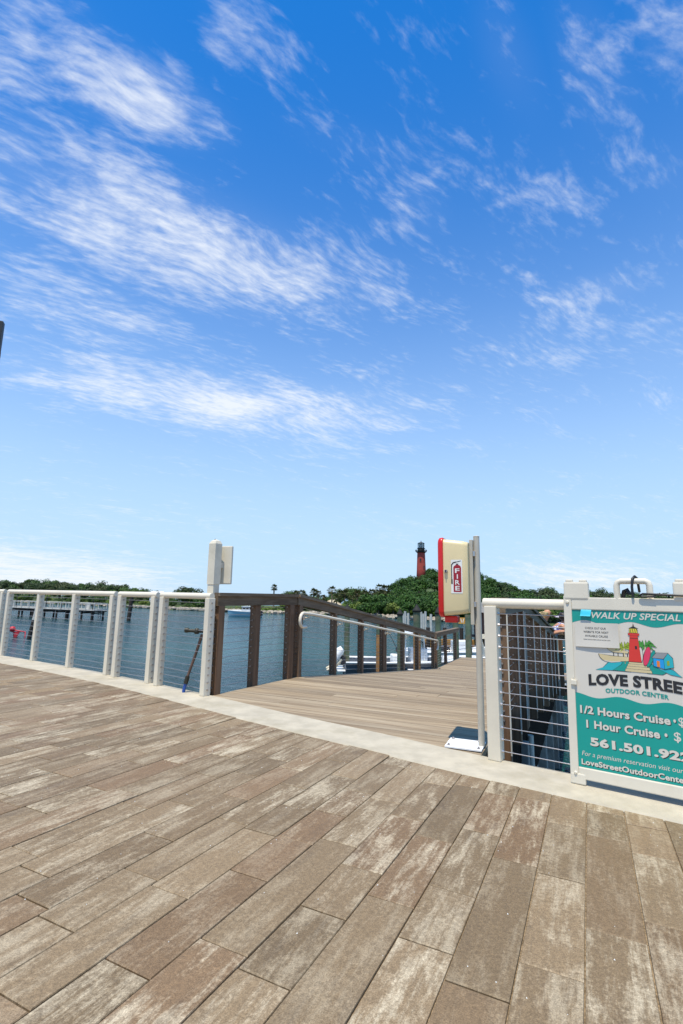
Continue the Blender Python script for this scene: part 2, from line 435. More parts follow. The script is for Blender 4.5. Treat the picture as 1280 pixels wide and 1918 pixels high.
def offset(pts, d):
    out = []
    for i, p in enumerate(pts):
        t = (pts[min(i + 1, len(pts) - 1)] - pts[max(i - 1, 0)]).normalized(); out.append(p + Vector((t.y, -t.x)) * d)
    return out
KO = offset(KI, .42)
def kside(x, y):
    """signed distance to the kerb's inner edge, positive on the plaza side"""
    best = 1e9; sg = 1
    for i in range(len(KI) - 1):
        a, b = KI[i], KI[i + 1]; ab = b - a; t = max(0, min(1, (Vector((x, y)) - a).dot(ab) / ab.length_squared)); q = a + ab * t
        d = math.hypot(x - q.x, y - q.y)
        if d < best: best = d; sg = 1 if ab.x * (y - q.y) - ab.y * (x - q.x) > 0 else -1
    return best * sg
FALL = .027
KM = Vector((.572, .82)).normalized(); KQ = Vector((-.61, 4.35))
def plaza_z(x, y): return FALL * max(-.02, (KQ - Vector((x, y))).dot(KM))
segs = 6
kerb = bpy.data.objects.new('kerb', None); COL.objects.link(kerb); kerb['kind'] = 'structure'; BASE['kerb'] = Vector((0, 0, 0))
N = len(KI); cuts = [0, N - 1]
for a, b in zip(cuts, cuts[1:]):
    mb = MB(); rows = []
    for i in range(a, b + 1):
        p, q = KI[i].copy(), KO[i].copy()
        if i == a and a > 0: t = (KI[i + 1] - KI[i]).normalized() * .003; p += t; q += t
        if i == b and b < N - 1: t = (KI[i] - KI[i - 1]).normalized() * .003; p -= t; q -= t
        d = (q - p).normalized() * .012
        rows.append([(p.x, p.y, -.3), (p.x, p.y, .000), (p.x + d.x, p.y + d.y, .010), (q.x - d.x, q.y - d.y, .010), (q.x, q.y, -.002), (q.x, q.y, -.3)])
    vs = [v for r in rows for v in r]; fs = []
    for i in range(len(rows) - 1):
        for k in range(6): k2 = (k + 1) % 6; fs.append((i * 6 + k, i * 6 + k2, (i + 1) * 6 + k2, (i + 1) * 6 + k))
    fs.append(list(range(6))); fs.append([(len(rows) - 1) * 6 + k for k in range(6)][::-1])
    mb.add(vs, fs); part('kerb_stone', mb, 'concrete', kerb)
mb = MB(); KW = offset(KI, .34); KW2 = offset(KI, -.3)
for i in range(N - 1):
    a, b, c, d = KW[i], KW[i + 1], KW2[i + 1], KW2[i]
    mb.add([(a.x, a.y, -6), (b.x, b.y, -6), (b.x, b.y, -.3), (a.x, a.y, -.3)], [(0, 1, 2, 3)])
    mb.add([(a.x, a.y, -.302), (b.x, b.y, -.302), (c.x, c.y, -.302), (d.x, d.y, -.302)], [(0, 1, 2, 3)])
struct('sea_wall', mb, 'seawall_concrete')

pave = bpy.data.objects.new('pavement', None); COL.objects.link(pave); pave['kind'] = 'structure'; BASE['pavement'] = Vector((0, 0, 0))
mb = MB()
inner = [(p.x, p.y) for p in offset(KI, .1)]
for i in range(len(inner) - 1):
    (x0, y0), (x1, y1) = inner[i], inner[i + 1]
    q = [(x0, y0), (x1, y1), (x1 - 14 * KM.x, y1 - 14 * KM.y), (x0 - 14 * KM.x, y0 - 14 * KM.y)]
    mb.add([(x, y, plaza_z(x, y) - .008) for x, y in q], [(0, 1, 2, 3)])
part('joint_bed', mb, 'joint_sand', pave)
PU = Vector((math.cos(PA), math.sin(PA))); PN = Vector((math.sin(PA), -math.cos(PA)))
PW, C0 = .1715, -.065
JO = {-13: [1.397, 1.936, 2.455], -12: [1.324, 2.069, 2.591], -11: [1.207, 1.75, 2.271, 2.81], -10: [1.499, 2.03, 2.562], -9: [1.465, 2.003, 2.317],
      -8: [1.137, 1.686], -7: [1.331, 2.09, 2.63], -6: [1.286, 1.623, 1.939], -5: [1.791, 2.334, 3.08], -4: [1.631, 1.963, 2.504],
      -3: [1.519, 2.3, 3.06], -2: [1.694, 2.261, 2.8], -1: [1.967, 2.739, 3.073], 0: [2.10, 2.645, 2.972], 1: [1.9, 2.42, 2.74]}
LEN = (.33, .54, .76)
pav = []
for k in range(-50, 16):
    j = list(JO.get(k - 1, [1.2 + R.random() * .7]))
    while j[-1] < 7.5: j.append(j[-1] + R.choice(LEN))
    while j[0] > -4.5: j.insert(0, j[0] - R.choice(LEN))
    n0 = C0 + k * PW
    for a, b in zip(j, j[1:]):
        g = .0022; q = []
        jt = [(R.random() - .5) * .0016 for _ in range(4)]
        for (nn, uu) in ((n0 + g + jt[0], a + g), (n0 + PW - g + jt[1], a + g), (n0 + PW - g + jt[2], b - g), (n0 + g + jt[3], b - g)): q.append((PN * nn + PU * uu)[:])
        c = (sum(p[0] for p in q) / 4, sum(p[1] for p in q) / 4)
        ds = [kside(*p) for p in q]
        if max(ds) < -.02: continue
        if min(ds) < -.3:                     # cut back under the kerb
            d0 = min(.95, max(.1, max(ds) / (max(ds) - min(ds)) + .12)); 
            q[2] = lerp(q[1], q[2], d0); q[3] = lerp(q[0], q[3], d0)
        depth = c[1] * math.cos(TH); dist = math.hypot(*c)
        if c[1] < -1.5 or c[0] > 4.2: continue
        inview = c[1] > 1.05 and abs(c[0]) < c[1] * .80 + .35
        pav.append((0 if inview else 1, dist, q))
pav.sort(key=lambda p: (p[0], p[1]))
rest = MB(); nsep = 0
for vis, dist, q in pav:
    t = R.random(); h = (R.random() - .5) * .0022; tx, ty = (R.random() - .5) * .006, (R.random() - .5) * .006
    c = q[0]; dz = lambda x, y: plaza_z(x, y) + tx * (x - c[0]) + ty * (y - c[1])
    if vis == 0 and nsep < 300:
        m1 = MB().prism(q, -.05, h, .003, t, dz); part('paver', m1, 'paver_stone', pave); nsep += 1
    else: rest.prism(q, -.05, h, .003, t, dz)
o = part('far_paving', rest, 'paver_stone', pave); o['kind'] = 'stuff'

# grit and shell bits lying on the paving
mb = MB(); n = 0
while n < 420:
    x, y = R.uniform(-4.5, 2.2), R.uniform(1., 6.5)
    if kside(x, y) < .03: continue
    r = R.uniform(.0012, .0034); z = plaza_z(x, y) + .001; a = R.random() * 6
    mb.add([(x + r * math.cos(a + k * 2.09), y + r * math.sin(a + k * 2.09), z) for k in range(3)] + [(x, y, z + r * 1.1)], [(0, 1, 3), (1, 2, 3), (2, 0, 3)]); n += 1
struct('grit', mb, 'sticker_white', 'stuff')

# ------------------------------------------------------------------ boardwalk
BU = Vector((math.cos(math.radians(65.5)), math.sin(math.radians(65.5)))); BV = Vector((BU.y, -BU.x))
LP = [Vector(p) for p in ((-1.42, 5.40), (-.57, 6.84), (2.96, 15.92), (4.55, 19.2))]
RP = [Vector(p) for p in ((.96, 3.60), (7.70, 17.60))]
S1 = LP[1].dot(BU); S2 = LP[2].dot(BU); DROP = 1.10
def deck_z(x, y):
    s = x * BU.x + y * BU.y
    return -DROP * max(0, min(1, (s - S1) / (S2 - S1)))
def cross(poly, s):
    """point of a polyline at station s along the walk"""
    for a, b in zip(poly, poly[1:]):
        sa, sb = a.dot(BU), b.dot(BU)
        if sa <= s <= sb: return a + (b - a) * ((s - sa) / (sb - sa))
    a, b = (poly[0], poly[1]) if s < poly[0].dot(BU) else (poly[-2], poly[-1])
    sa, sb = a.dot(BU), b.dot(BU); return a + (b - a) * ((s - sa) / (sb - sa))
deck = bpy.data.objects.new('boardwalk', None); COL.objects.link(deck); deck['kind'] = 'structure'; BASE['boardwalk'] = Vector((0, 0, 0))
s = 3.1; PWD = .14
KMID = offset(KI, .2)
def kerb_cut(p, q):
    """clip the segment p-q so that it starts just under the kerb's outer half"""
    n = 40; first = None
    for i in range(n + 1):
        r = p + (q - p) * (i / n)
        if kside(r.x, r.y) < -.30: first = i; break
    return None if first is None else first / n
while s < 19.1:
    e = s + PWD - .006
    a0, a1 = cross(LP, s), cross(LP, e); b0, b1 = cross(RP, s), cross(RP, e)
    if s < 5.7:
        # the left end of the first boards disappears under the kerb
        def fix(a, b):
            n = 60; ok = [i for i in range(n + 1) if kside(*(a + (b - a) * (i / n))) < -.33]
            return (None, None) if not ok else (a + (b - a) * (ok[0] / n), a + (b - a) * (ok[-1] / n))
        (p0, r0), (p1, r1) = fix(a0 - BV * .0, b0), fix(a1 - BV * .0, b1)
        if p1 is None: s += PWD; continue
        if p0 is None: p0 = p1 + BV * .25 - BU * PWD; r0 = r1 - BU * PWD
        a0, a1, b0, b1 = p0, p1, r0, r1
    nj = R.choice([0, 1, 1]) if s > 4.4 else 0
    cutp = sorted([.25 + .5 * R.random()]) if nj else []
    ts = [0.] + cutp + [1.]
    for ta, tb in zip(ts, ts[1:]):
        g = .0015
        q0, q1 = a0 + (b0 - a0) * ta, a0 + (b0 - a0) * tb; w0, w1 = a1 + (b1 - a1) * ta, a1 + (b1 - a1) * tb
        if ta > 0: q0 = q0 + BV * g; w0 = w0 + BV * g
        if tb < 1: q1 = q1 - BV * g; w1 = w1 - BV * g
        h = (R.random() - .5) * .002
        mb = MB().prism([q0[:], q1[:], w1[:], w0[:]], -.04 + h, h, .003, R.random(), deck_z)
        part('plank', mb, 'deck_board', deck)
    s += PWD
# beams and rim boards below the boards
for side, poly in (('L', LP), ('R', RP)):
    n = 24
    pts = [cross(poly, max(poly[0].dot(BU) + .15, 3.9) + (19.0 - max(poly[0].dot(BU) + .15, 3.9)) * i / n) for i in range(n + 1)]
    sg = 1 if side == 'L' else -1; mb = MB(); off = BV * (sg * .03)
    for p, q in zip(pts, pts[1:]):
        p2, q2 = p + off, q + off; w = BV * (sg * .05)
        vs = []
        for r in (p2, q2):
            z = deck_z(r.x, r.y) - .045
            for (d, zz) in ((Vector((0, 0)), z), (w, z), (w, z - .26), (Vector((0, 0)), z - .26)): vs.append((r.x + d.x, r.y + d.y, zz))
        mb.add(vs, [(0, 1, 5, 4), (1, 2, 6, 5), (2, 3, 7, 6), (3, 0, 4, 7)])
    part('rim_board', mb, 'rail_wood', deck)
for i in range(8):
    s = 4.9 + i * 2.0
    for side, poly, sg in (('L', LP, 1), ('R', RP, -1)):
        p = cross(poly, s) + BV * (sg * .24); z = deck_z(p.x, p.y) - .35
        mb = MB().box((p.x, p.y, (z - 7) / 2), (.30, .30, 7 + z), rz=math.radians(65.5), bev=.02); part('deck_pile', mb, 'pile_concrete', deck)
    a, b = cross(LP, s), cross(RP, s); z = deck_z(a.x, a.y) - .31
    c = (a + b) / 2; mb = MB().box((c.x, c.y, z - .05), (.2, (b - a).length - .1, .24), rz=math.radians(65.5) ); part('cross_beam', mb, 'rail_wood', deck)

# ------------------------------------------------------------------ white cable railings
RH = 1.035
def fittings(pos, nrm, zs, r=.011, l=.012):
    mb = MB()
    for z in zs:
        p = Vector((pos[0], pos[1], z)); d = Vector((nrm[0], nrm[1], 0)).normalized()
        mb.tube([p, p + d * l], [r, r * .75], 6)
    return mb
def white_section(posts, label, ext=(.05, .05), zbase=.010, ncab=13, pw=.085, pd=.07, endpost=None):
    a, b = Vector(posts[0]), Vector(posts[-1]); d = (b - a).normalized(); ang = math.atan2(d.y, d.x)
    t = thing('white_cable_railing', (a.x, a.y, zbase), label, 'railing', 'white cable railing along the plaza edge')
    p, q = a - d * ext[0], b + d * ext[1]
    n = 2; pts = [(p.x, p.y, RH)] + [(p.x + (q.x - p.x) * i / 8, p.y + (q.y - p.y) * i / 8, RH) for i in range(1, 8)] + [(q.x, q.y, RH)]
    part('top_rail', MB().tube(pts, .034, 16), 'rail_white', t)
    zs = [.07 + i * .0745 for i in range(ncab)]
    for i, c in enumerate(posts):
        c = Vector(c)
        w = MB().box((c.x, c.y, (RH - .02 + zbase) / 2), (pd, pw, RH - .02 - zbase), rz=ang, bev=.006)
        po = part('post', w, 'rail_white', t)
        f = MB()
        for sg in (-1, 1):
            ff = fittings(c + d * (sg * pd * .5), d * sg, zs); f.add(ff.v, ff.f)
        part('cable_fittings', f, 'steel', po)['kind'] = 'stuff'
    for z in zs:
        part('cable', MB().tube([(a.x, a.y, z), (b.x, b.y, z)], .0032, 6), 'steel', t)
    return t
WP = [(-5.47, 8.40), (-4.63, 7.84), (-3.76, 7.22), (-2.98, 6.68), (-2.81, 6.53), (-2.24, 6.15), (-2.08, 6.00), (-1.40, 5.47)]
white_section([(-9.2, 10.5), (-8.0, 9.88), (-6.82, 9.22), (-5.66, 8.52)], 'white cable railing that runs on along the shore beyond the four-post section')
white_section(WP[0:4], 'long white cable railing section with four posts, opposite the fishing pier')
white_section(WP[4:6], 'short white cable railing section with two posts, between the long section and the hose section')
white_section(WP[6:8], 'white cable railing section with the hose, ending at the white pylon', ext=(.05, .03))
kd = Vector((.81, -.585)).normalized()
RP0 = Vector((1.062, 3.545))
white_section([tuple(RP0), tuple(RP0 + kd * 1.25), tuple(RP0 + kd * 2.5)], 'white cable railing behind the teal cruise sign', ext=(.055, .05), pw=.085, pd=.085)

# ------------------------------------------------------------------ white pylon with panel at the end of the railing
px, py = -1.405, 5.50; pa = math.radians(-35)
t = thing('white_pylon', (px, py, .01), 'white square pylon with pointed top and a thin white panel behind it', 'pylon')
def colm(c, h0, h1, w, d, ang, top):
    mb = MB(); ca, sa = math.cos(ang), math.sin(ang); c = Vector(c)
    def ring(z, k): return [(c.x + ca * sx * w / 2 * k - sa * sy * d / 2 * k, c.y + sa * sx * w / 2 * k + ca * sy * d / 2 * k, z) for sx, sy in ((-1, -1), (1, -1), (1, 1), (-1, 1))]
    rs = [ring(h0, 1), ring(h1 - top, 1), ring(h1 - top * .35, .72), ring(h1, .12)]
    vs = [v for r in rs for v in r]; fs = []
    for i in range(3):
        for k in range(4): k2 = (k + 1) % 4; fs.append((i * 4 + k, i * 4 + k2, i * 4 + 4 + k2, i * 4 + 4 + k))
    fs += [(3, 2, 1, 0), (12, 13, 14, 15)]; return mb.add(vs, fs)
pb = Vector((px, py)) + Vector((.0, .085)); pan = math.radians(-30.5)
part('post', MB().box((pb.x, pb.y, .62), (.092, .092, 1.22), rz=pan, bev=.006), 'post_white', t)
part('head', colm(pb, 1.165, 1.665, .102, .102, pan, .05), 'post_white', t)
pc = pb + Vector((.108, .09))
part('panel', MB().box((pc.x, pc.y, 1.385), (.15, .04, .43), rz=math.radians(-14), bev=.012), 'post_white', t)
part('panel_bracket', MB().box((pb.x + .045, pb.y + .06, 1.38), (.06, .05, .06), rz=math.radians(-14)), 'rail_side', t)
part('finial', MB().lathe((pb.x - .01, pb.y, 1.65), [(.006, 0), (.010, .012), (.004, .022)], 8), 'iron_black', t)

# ------------------------------------------------------------------ valve, standpipe and blue hose by the pylon
hx, hy = -1.50, 5.62
t = thing('water_hose', (hx - .12, hy, -.6), 'brown standpipe with brass valve and blue hose hanging behind the railing', 'hose')
part('valve', MB().tube([(hx - .16, hy - .02, .66), (hx + .06, hy - .02, .655)], [.018, .018], 8).tube([(hx - .19, hy - .02, .665), (hx - .15, hy - .02, .663)], [.026, .026], 8).lathe((hx - .06, hy - .02, .625), [(.022, 0), (.03, .02), (.022, .06)], 8), 'brass_dark', t)
part('pipe', MB().tube([(hx - .005, hy, .62), (hx - .065, hy, .40), (hx - .135, hy, .17)], [.017, .016, .014], 8), 'pipe_brown', t)
part('coupling', MB().tube([(hx - .133, hy, .18), (hx - .15, hy, .10)], .024, 8), 'brass_dark', t)
part('hose', MB().tube([(hx - .148, hy, .11), (hx - .165, hy, .03), (hx - .165, hy, -.06), (hx - .14, hy + .01, -.16), (hx - .08, hy + .02, -.3), (hx - .06, hy + .02, -.6)], .018, 8), 'hose_blue', t)

# ------------------------------------------------------------------ wooden cable railings of the boardwalk
WR = .985     # underside of the cap above the deck
def zdeck(p): return deck_z(p[0], p[1])
def wood_section(posts, label, ext, inner, tailpost=None):
    """posts: plan points; the cap follows the slope of the deck"""
    a, b = Vector(posts[0]), Vector(posts[-1]); d = (b - a).normalized(); ang = math.atan2(d.y, d.x)
    t = thing('wooden_cable_railing', (a.x, a.y, zdeck(a)), label, 'railing', 'wooden cable railing along the boardwalk')
    p, q = a - d * ext[0], b + d * ext[1]; nv = Vector((-d.y, d.x))
    def board(w, z0, z1, sh=0.):
        mb = MB(); vs = []
        n = 6
        for i in range(n + 1):
            r = p + (q - p) * (i / n); z = zdeck(r)
            for (o, zz) in ((-w / 2 + sh, z0), (w / 2 + sh, z0), (w / 2 + sh, z1), (-w / 2 + sh, z1)): vs.append((r.x + nv.x * o, r.y + nv.y * o, z + zz))
        fs = [(i * 4 + k, i * 4 + (k + 1) % 4, i * 4 + 4 + (k + 1) % 4, i * 4 + 4 + k) for i in range(n) for k in range(4)] + [(3, 2, 1, 0), tuple(n * 4 + k for k in range(4))]
        return mb.add(vs, fs)
    part('cap_board', board(.145, WR + .052, WR + .09), 'cap_wood', t)
    part('under_rail', board(.09, WR - .052, WR + .052), 'cap_wood', t)
    zs = [.07 + i * .076 for i in range(12)]
    for c in posts:
        c = Vector(c); z = zdeck(c)
        po = part('post', MB().box((c.x, c.y, z + (WR - .05 - .30) / 2), (.092, .092, WR - .05 + .30), rz=ang, bev=.005), 'rail_wood', t)
        if inner < 0:      # pale strip on the outer corner paints the sunlit post edge
            e = c - d * .050 - nv * .050; part('lit_edge', MB().box((e.x, e.y, z + (WR - .25) / 2), (.011, .011, WR + .15), rz=ang), 'rail_side', po)
        f = MB()
        for sg in (-1, 1):
            ff = fittings(c + d * (sg * .046), d * sg, [z + k for k in zs], .010, .010); f.add(ff.v, ff.f)
        part('cable_fittings', f, 'steel', po)['kind'] = 'stuff'
    for k in zs:
        part('cable', MB().tube([(c[0], c[1], zdeck(c) + k) for c in posts], .0032, 6), 'steel', t)
    return t
def along(a, b, dists):
    a, b = Vector(a), Vector(b); d = (b - a).normalized(); return [tuple(a + d * k) for k in dists]
A0 = (-1.33, 5.60); A1 = (-.66, 6.70)
wood_section([A0, (-1.02, 6.16), A1], 'level wooden cable railing between the white pylon and the top of the ramp', (.07, .10), 1)
rl = (Vector(LP[2]) - Vector(LP[1])).length
wood_section(along(LP[1], LP[2], [.04, 1.32, 2.65, 4.02]), 'upper sloping wooden cable railing of the ramp, with the curled end of the white handrail', (.10, .06), 1)
wood_section(along(LP[1], LP[2], [4.16, 5.72, 7.25, 9.45]), 'lower sloping wooden cable railing of the ramp, in front of the grey boat', (.06, .10), 1)
wood_section(along(LP[2], LP[3], [.12, 1.35, 2.75]), 'short level wooden cable railing at the foot of the ramp', (.03, .45), 1)
rr = (RP[1] - RP[0]); rlen = rr.length
r1 = (S1 - RP[0].dot(BU)) / (RP[1].dot(BU) - RP[0].dot(BU)) * rlen; r2 = (S2 - RP[0].dot(BU)) / (RP[1].dot(BU) - RP[0].dot(BU)) * rlen
def rsec(ds): return [tuple(Vector(p) + BV * .05) for p in along(RP[0], RP[1], ds)]
wood_section(rsec([.92, 1.66, r1 - .06]), 'level wooden cable railing behind the fire cabinet stand, beside the dark water', (.08, .05), -1)
wood_section(rsec([r1 + .08, r1 + 1.1, r1 + 2.15, r1 + 3.3]), 'upper sloping wooden cable railing between the fire cabinet and the blonde woman', (.06, .05), -1)
wood_section(rsec([r1 + 3.44, r1 + 4.5, r1 + 5.6, r1 + 6.75]), 'sloping wooden cable railing that the blonde woman leans on', (.05, .09), -1)
# small look-out that juts over the water where that railing ends
q0 = Vector(rsec([r1 + 6.80])[0]); lz_ = deck_z(q0.x, q0.y)
for i in range(10):
    c = q0 + BU * (.10 + i * PWD); e = c + BU * (PWD - .006); h = (R.random() - .5) * .002
    part('plank', MB().prism([(c + BV * .04)[:], (c + BV * 1.45)[:], (e + BV * 1.45)[:], (e + BV * .04)[:]], lz_ - .04 + h, lz_ + h, .003, R.random()), 'deck_board', deck)
for i in range(2):
    c = q0 + BV * 1.3 + BU * (.25 + i * 1.05); part('deck_pile', MB().box((c.x, c.y, (lz_ - .06 - 7) / 2), (.2, .2, 7 + lz_ - .06), rz=math.radians(65.5)), 'pile_black', deck)
_dz = deck_z
deck_z = lambda x, y: lz_
wood_section([tuple(q0 + BV * .12), tuple(q0 + BV * .75), tuple(q0 + BV * 1.40)], 'short wooden cable railing across the look-out beyond the people', (.06, .05), -1)
deck_z = _dz
# added near-black boards standing in for the shade under the walk
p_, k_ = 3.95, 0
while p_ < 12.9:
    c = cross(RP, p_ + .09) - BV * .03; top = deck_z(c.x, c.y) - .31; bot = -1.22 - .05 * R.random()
    if top - bot > .1: part('shade_board', MB().box((c.x, c.y, (top + bot) / 2), (.172, .03, top - bot), rz=math.radians(64.3)), 'skirt_wood', deck)
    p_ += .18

# ------------------------------------------------------------------ white handrail on the ramp
off = BV * .13
def hp(dist, h, o=.13):
    p = Vector(along(LP[1], LP[2], [dist])[0]) + BV * o; return (p.x, p.y, deck_z(p.x, p.y) + h)
path = []
p0 = hp(-.02, .83); c0 = Vector(p0)
dirv = (LP[2] - LP[1]).normalized()
for k in range(0, 9):
    a = math.pi * (1.5 - k / 8 * 1.0)      # curl: bottom, round the near side, to the top
    path.append((c0.x + dirv.x * math.cos(a) * .09 - dirv.x * .06, c0.y + dirv.y * math.cos(a) * .09 - dirv.y * .06, c0.z - .09 + math.sin(a) * .09))
path.insert(0, (path[0][0] + dirv.x * .1, path[0][1] + dirv.y * .1, path[0][2]))
path += [hp(.2, .83), hp(.6, .835), hp(2.5, .84), hp(5., .84), hp(7.5, .84), hp(9.3, .84)]
e0 = Vector(hp(9.45, .83))
for k in range(0, 7):
    a = math.pi * (.5 - k / 6 * 1.0); path.append((e0.x + dirv.x * (math.cos(a) * .12 + .1), e0.y + dirv.y * (math.cos(a) * .12 + .1), e0.z - .13 + math.sin(a) * .13))
path.append((path[-1][0] - dirv.x * .12, path[-1][1] - dirv.y * .12, path[-1][2]))
t = thing('ramp_handrail', hp(0, 0), 'white tubular handrail with curled ends fixed inside the ramp railing', 'handrail')
part('tube', MB().tube(path, .021, 10), 'rail_white', t)
for dd in (.10, 1.36, 2.69, 4.06, 4.22, 5.76, 7.29, 9.4):
    p = Vector(hp(dd, .775, .052)); q = Vector(hp(dd, .775, .13)); r = Vector(hp(dd, .825, .13))
    part('bracket', MB().tube([p, q, r], .009, 6).tube([p, p + Vector((BV.x, BV.y, 0)) * .008], .034, 12), 'rail_white', t)

# ------------------------------------------------------------------ fire extinguisher cabinet on its stand
FO = Vector((1.045, 3.83)); FX = Vector((-.92, .39)).normalized(); FY = Vector((-FX.y, FX.x)) * -1   # FX towards the door, FY away from the camera
def FP(a, b, z): p = FO + FX * a + FY * b; return (p.x, p.y, z)
fang = math.atan2(FX.y, FX.x)
t = thing('fire_extinguisher_stand', (FO.x, FO.y, .004), 'beige and red fire extinguisher cabinet on a grey pole with white base plate', 'fire cabinet')
pl_ = part('base_plate', MB().box(FP(.115, -.005, .011), (.26, .235, .012), rz=fang, bev=.002), 'plate_white', t)
for a, b in ((.22, -.095), (.22, .085), (.01, -.095), (.03, .09)):
    part('bolt', MB().lathe(FP(a, b, .016), [(.013, 0), (.013, .004), (.008, .004), (.008, .014), (.004, .016)], 6, False), 'steel', pl_)
part('pole', MB().tube([FP(0, 0, .015), FP(0, 0, 1.535)], .0235, 20), 'pole_grey', t)
part('pole_cap', MB().lathe(FP(0, 0, 1.534), [(.0245, 0), (.0245, .004), (.018, .008)], 16), 'pole_grey', t)
part('strut', MB().box(FP(.038, -.02, 1.19), (.026, .035, .64), rz=fang, bev=.003), 'pole_grey', t)
part('strut', MB().box(FP(.038, .05, 1.19), (.026, .035, .64), rz=fang, bev=.003), 'pole_grey', t)
for z in (1.02, 1.4):
    part('clamp', MB().box(FP(.016, .01, z), (.018, .11, .04), rz=fang, bev=.003), 'steel', t)
# tapered moulded body: larger at the door
def loft(rs, cap=True):
    mb = MB(); n = len(rs[0]); vs = [v for r in rs for v in r]; fs = []
    for i in range(len(rs) - 1):
        for k in range(n): k2 = (k + 1) % n; fs.append((i * n + k, i * n + k2, (i + 1) * n + k2, (i + 1) * n + k))
    if cap: fs += [list(range(n))[::-1], [(len(rs) - 1) * n + k for k in range(n)]]
    mb.add(vs, fs, True); mb.sm[-2:] = [False, False]; return mb
def rrect(a, hb, z0, z1, r, n=5):
    out = []
    for (cb, cz, a0) in ((hb - r, z1 - r, 0), (-hb + r, z1 - r, 90), (-hb + r, z0 + r, 180), (hb - r, z0 + r, 270)):
        for k in range(n): an = math.radians(a0 + 90 * k / (n - 1)); out.append(FP(a, cb + r * math.cos(an), cz + r * math.sin(an)))
    return out
body = part('cabinet_body', loft([rrect(.052, .095, .962, 1.482, .03), rrect(.056, .102, .957, 1.487, .035), rrect(.10, .108, .948, 1.497, .035), rrect(.232, .114, .932, 1.513, .035), rrect(.236, .114, .932, 1.513, .035)]), 'fire_beige', t)
door = part('cabinet_door', loft([rrect(.236, .121, .925, 1.523, .04), rrect(.243, .124, .922, 1.527, .042), rrect(.266, .122, .924, 1.524, .042), rrect(.276, .112, .934, 1.514, .042)]), 'fire_red', t)
part('lower_lip', MB().box(FP(.20, .03, .905), (.10, .10, .05), rz=fang, bev=.01), 'fire_red', body)
lt = part('latch', MB().tube([FP(.215, -.112, 1.265), FP(.215, -.128, 1.265)], [.014, .012], 10), 'steel', body)
part('latch_key', MB().box(FP(.215, -.13, 1.265), (.008, .01, .02), rz=fang), 'ink_black', lt)
# sticker on the side facing the plaza, slightly off the surface
def FS(a, z, out=0.):
    hb = .108 + (.114 - .108) * (a - .10) / .132; return FP(a, -hb - .0012 - out, z)
def flat(pts, out, f=FS):
    mb = MB(); n = len(pts); vs = [f(x, z, out) for x, z in pts]; return mb.add(vs, [list(range(n))])
stk = part('sticker', flat([(.178, 1.100), (.094, 1.100), (.094, 1.352), (.178, 1.352)], .0004), 'sticker_white', body)
def arc(cx, cz, rx, rz, a0, a1, n=10): return [(cx + rx * math.cos(math.radians(a0 + (a1 - a0) * i / n)), cz + rz * math.sin(math.radians(a0 + (a1 - a0) * i / n))) for i in range(n + 1)]
part('extinguisher_print', flat([(.160, 1.110), (.160, 1.288)] + arc(.131, 1.288, .029, .026, 0, 180) + [(.102, 1.110)], .0009), 'sticker_red', stk)
ink = MB()
def fq(pts, out): mb = flat(pts, out); ink.add(mb.v, mb.f)
fq([(.176, 1.20), (.169, 1.20), (.169, 1.312), (.158, 1.325), (.135, 1.332), (.135, 1.339), (.162, 1.333), (.176, 1.316)], .0013)
fq([(.177, 1.17), (.166, 1.17), (.166, 1.205), (.177, 1.205)], .0014)
fq([(.140, 1.315), (.122, 1.315), (.122, 1.322), (.140, 1.322)], .0014)
fq([(.133, 1.338), (.104, 1.345), (.104, 1.341), (.133, 1.333)], .0014)
part('hose_print', ink, 'ink_black', stk)

def text_mesh(s, bold=0., shear=0.):
    cu = bpy.data.curves.new('t', 'FONT'); cu.body = s; cu.size = 1; cu.offset = bold; cu.shear = shear; cu.resolution_u = 3; cu.space_character = 1.0 + bold * 1.2
    o = bpy.data.objects.new('t', cu); COL.objects.link(o); bpy.context.view_layer.update()
    me = bpy.data.meshes.new_from_object(o); vs = [(v.co.x, v.co.y) for v in me.vertices]; fs = [list(p.vertices) for p in me.polygons]
    bpy.data.objects.remove(o); bpy.data.curves.remove(cu); bpy.data.meshes.remove(me)
    return vs, fs
def letters(s, x0, x1, z0, cap, f, out, bold=.02, shear=0., bend=None, flip=False):
    vs, fs = text_mesh(s, bold, shear); hv, _ = text_mesh('H', bold, 0.)
    hmin = min(v[1] for v in hv); hh = max(v[1] for v in hv) - hmin
    mn = min(v[0] for v in vs); mx = max(v[0] for v in vs)
    mb = MB(); pts = []
    for (x, y) in vs:
        X = x0 + (x - mn) / (mx - mn) * (x1 - x0); Z = z0 + (y - hmin) / hh * cap + (bend(X) if bend else 0.); pts.append(f(X, Z, out))
    return mb.add(pts, fs)
for i, ch in enumerate('FIRE'):
    z = 1.252 - i * .0435; w = .004 if ch == 'I' else .0165
    part('lettering', letters(ch, .131 + w, .131 - w, z, .034, FS, .0018, .02), 'sticker_white', stk)

# ------------------------------------------------------------------ cruise sign leaning on the railing
AX = Vector((.8107, -.5855, 0)); NB = Vector((.5855, .8107, 0)); LEAN = .062
UP = (Vector((0, 0, 1)) + NB * LEAN).normalized(); OUT = AX.cross(UP); SO = Vector((1.392, 3.166, .011)) - NB * .035
if OUT.dot(NB) > 0: OUT = -OUT
SM = Matrix((AX, -OUT, UP)).transposed()
def SP(x, z, out=0.): return tuple(SO + AX * x + UP * z + OUT * out)
def sbox(x0, x1, z0, z1, o0, o1, bev=.006): return MB().box(SP((x0 + x1) / 2, (z0 + z1) / 2, (o0 + o1) / 2), (x1 - x0, o1 - o0, z1 - z0), rot=SM, bev=bev)
t = thing('cruise_sign', tuple(SO), 'white plastic framed teal cruise sign leaning on the railing', 'sign')
def fmerge(*ms):
    m = MB()
    for k in ms: m.add(k.v, k.f)
    return m
TH_ = .036
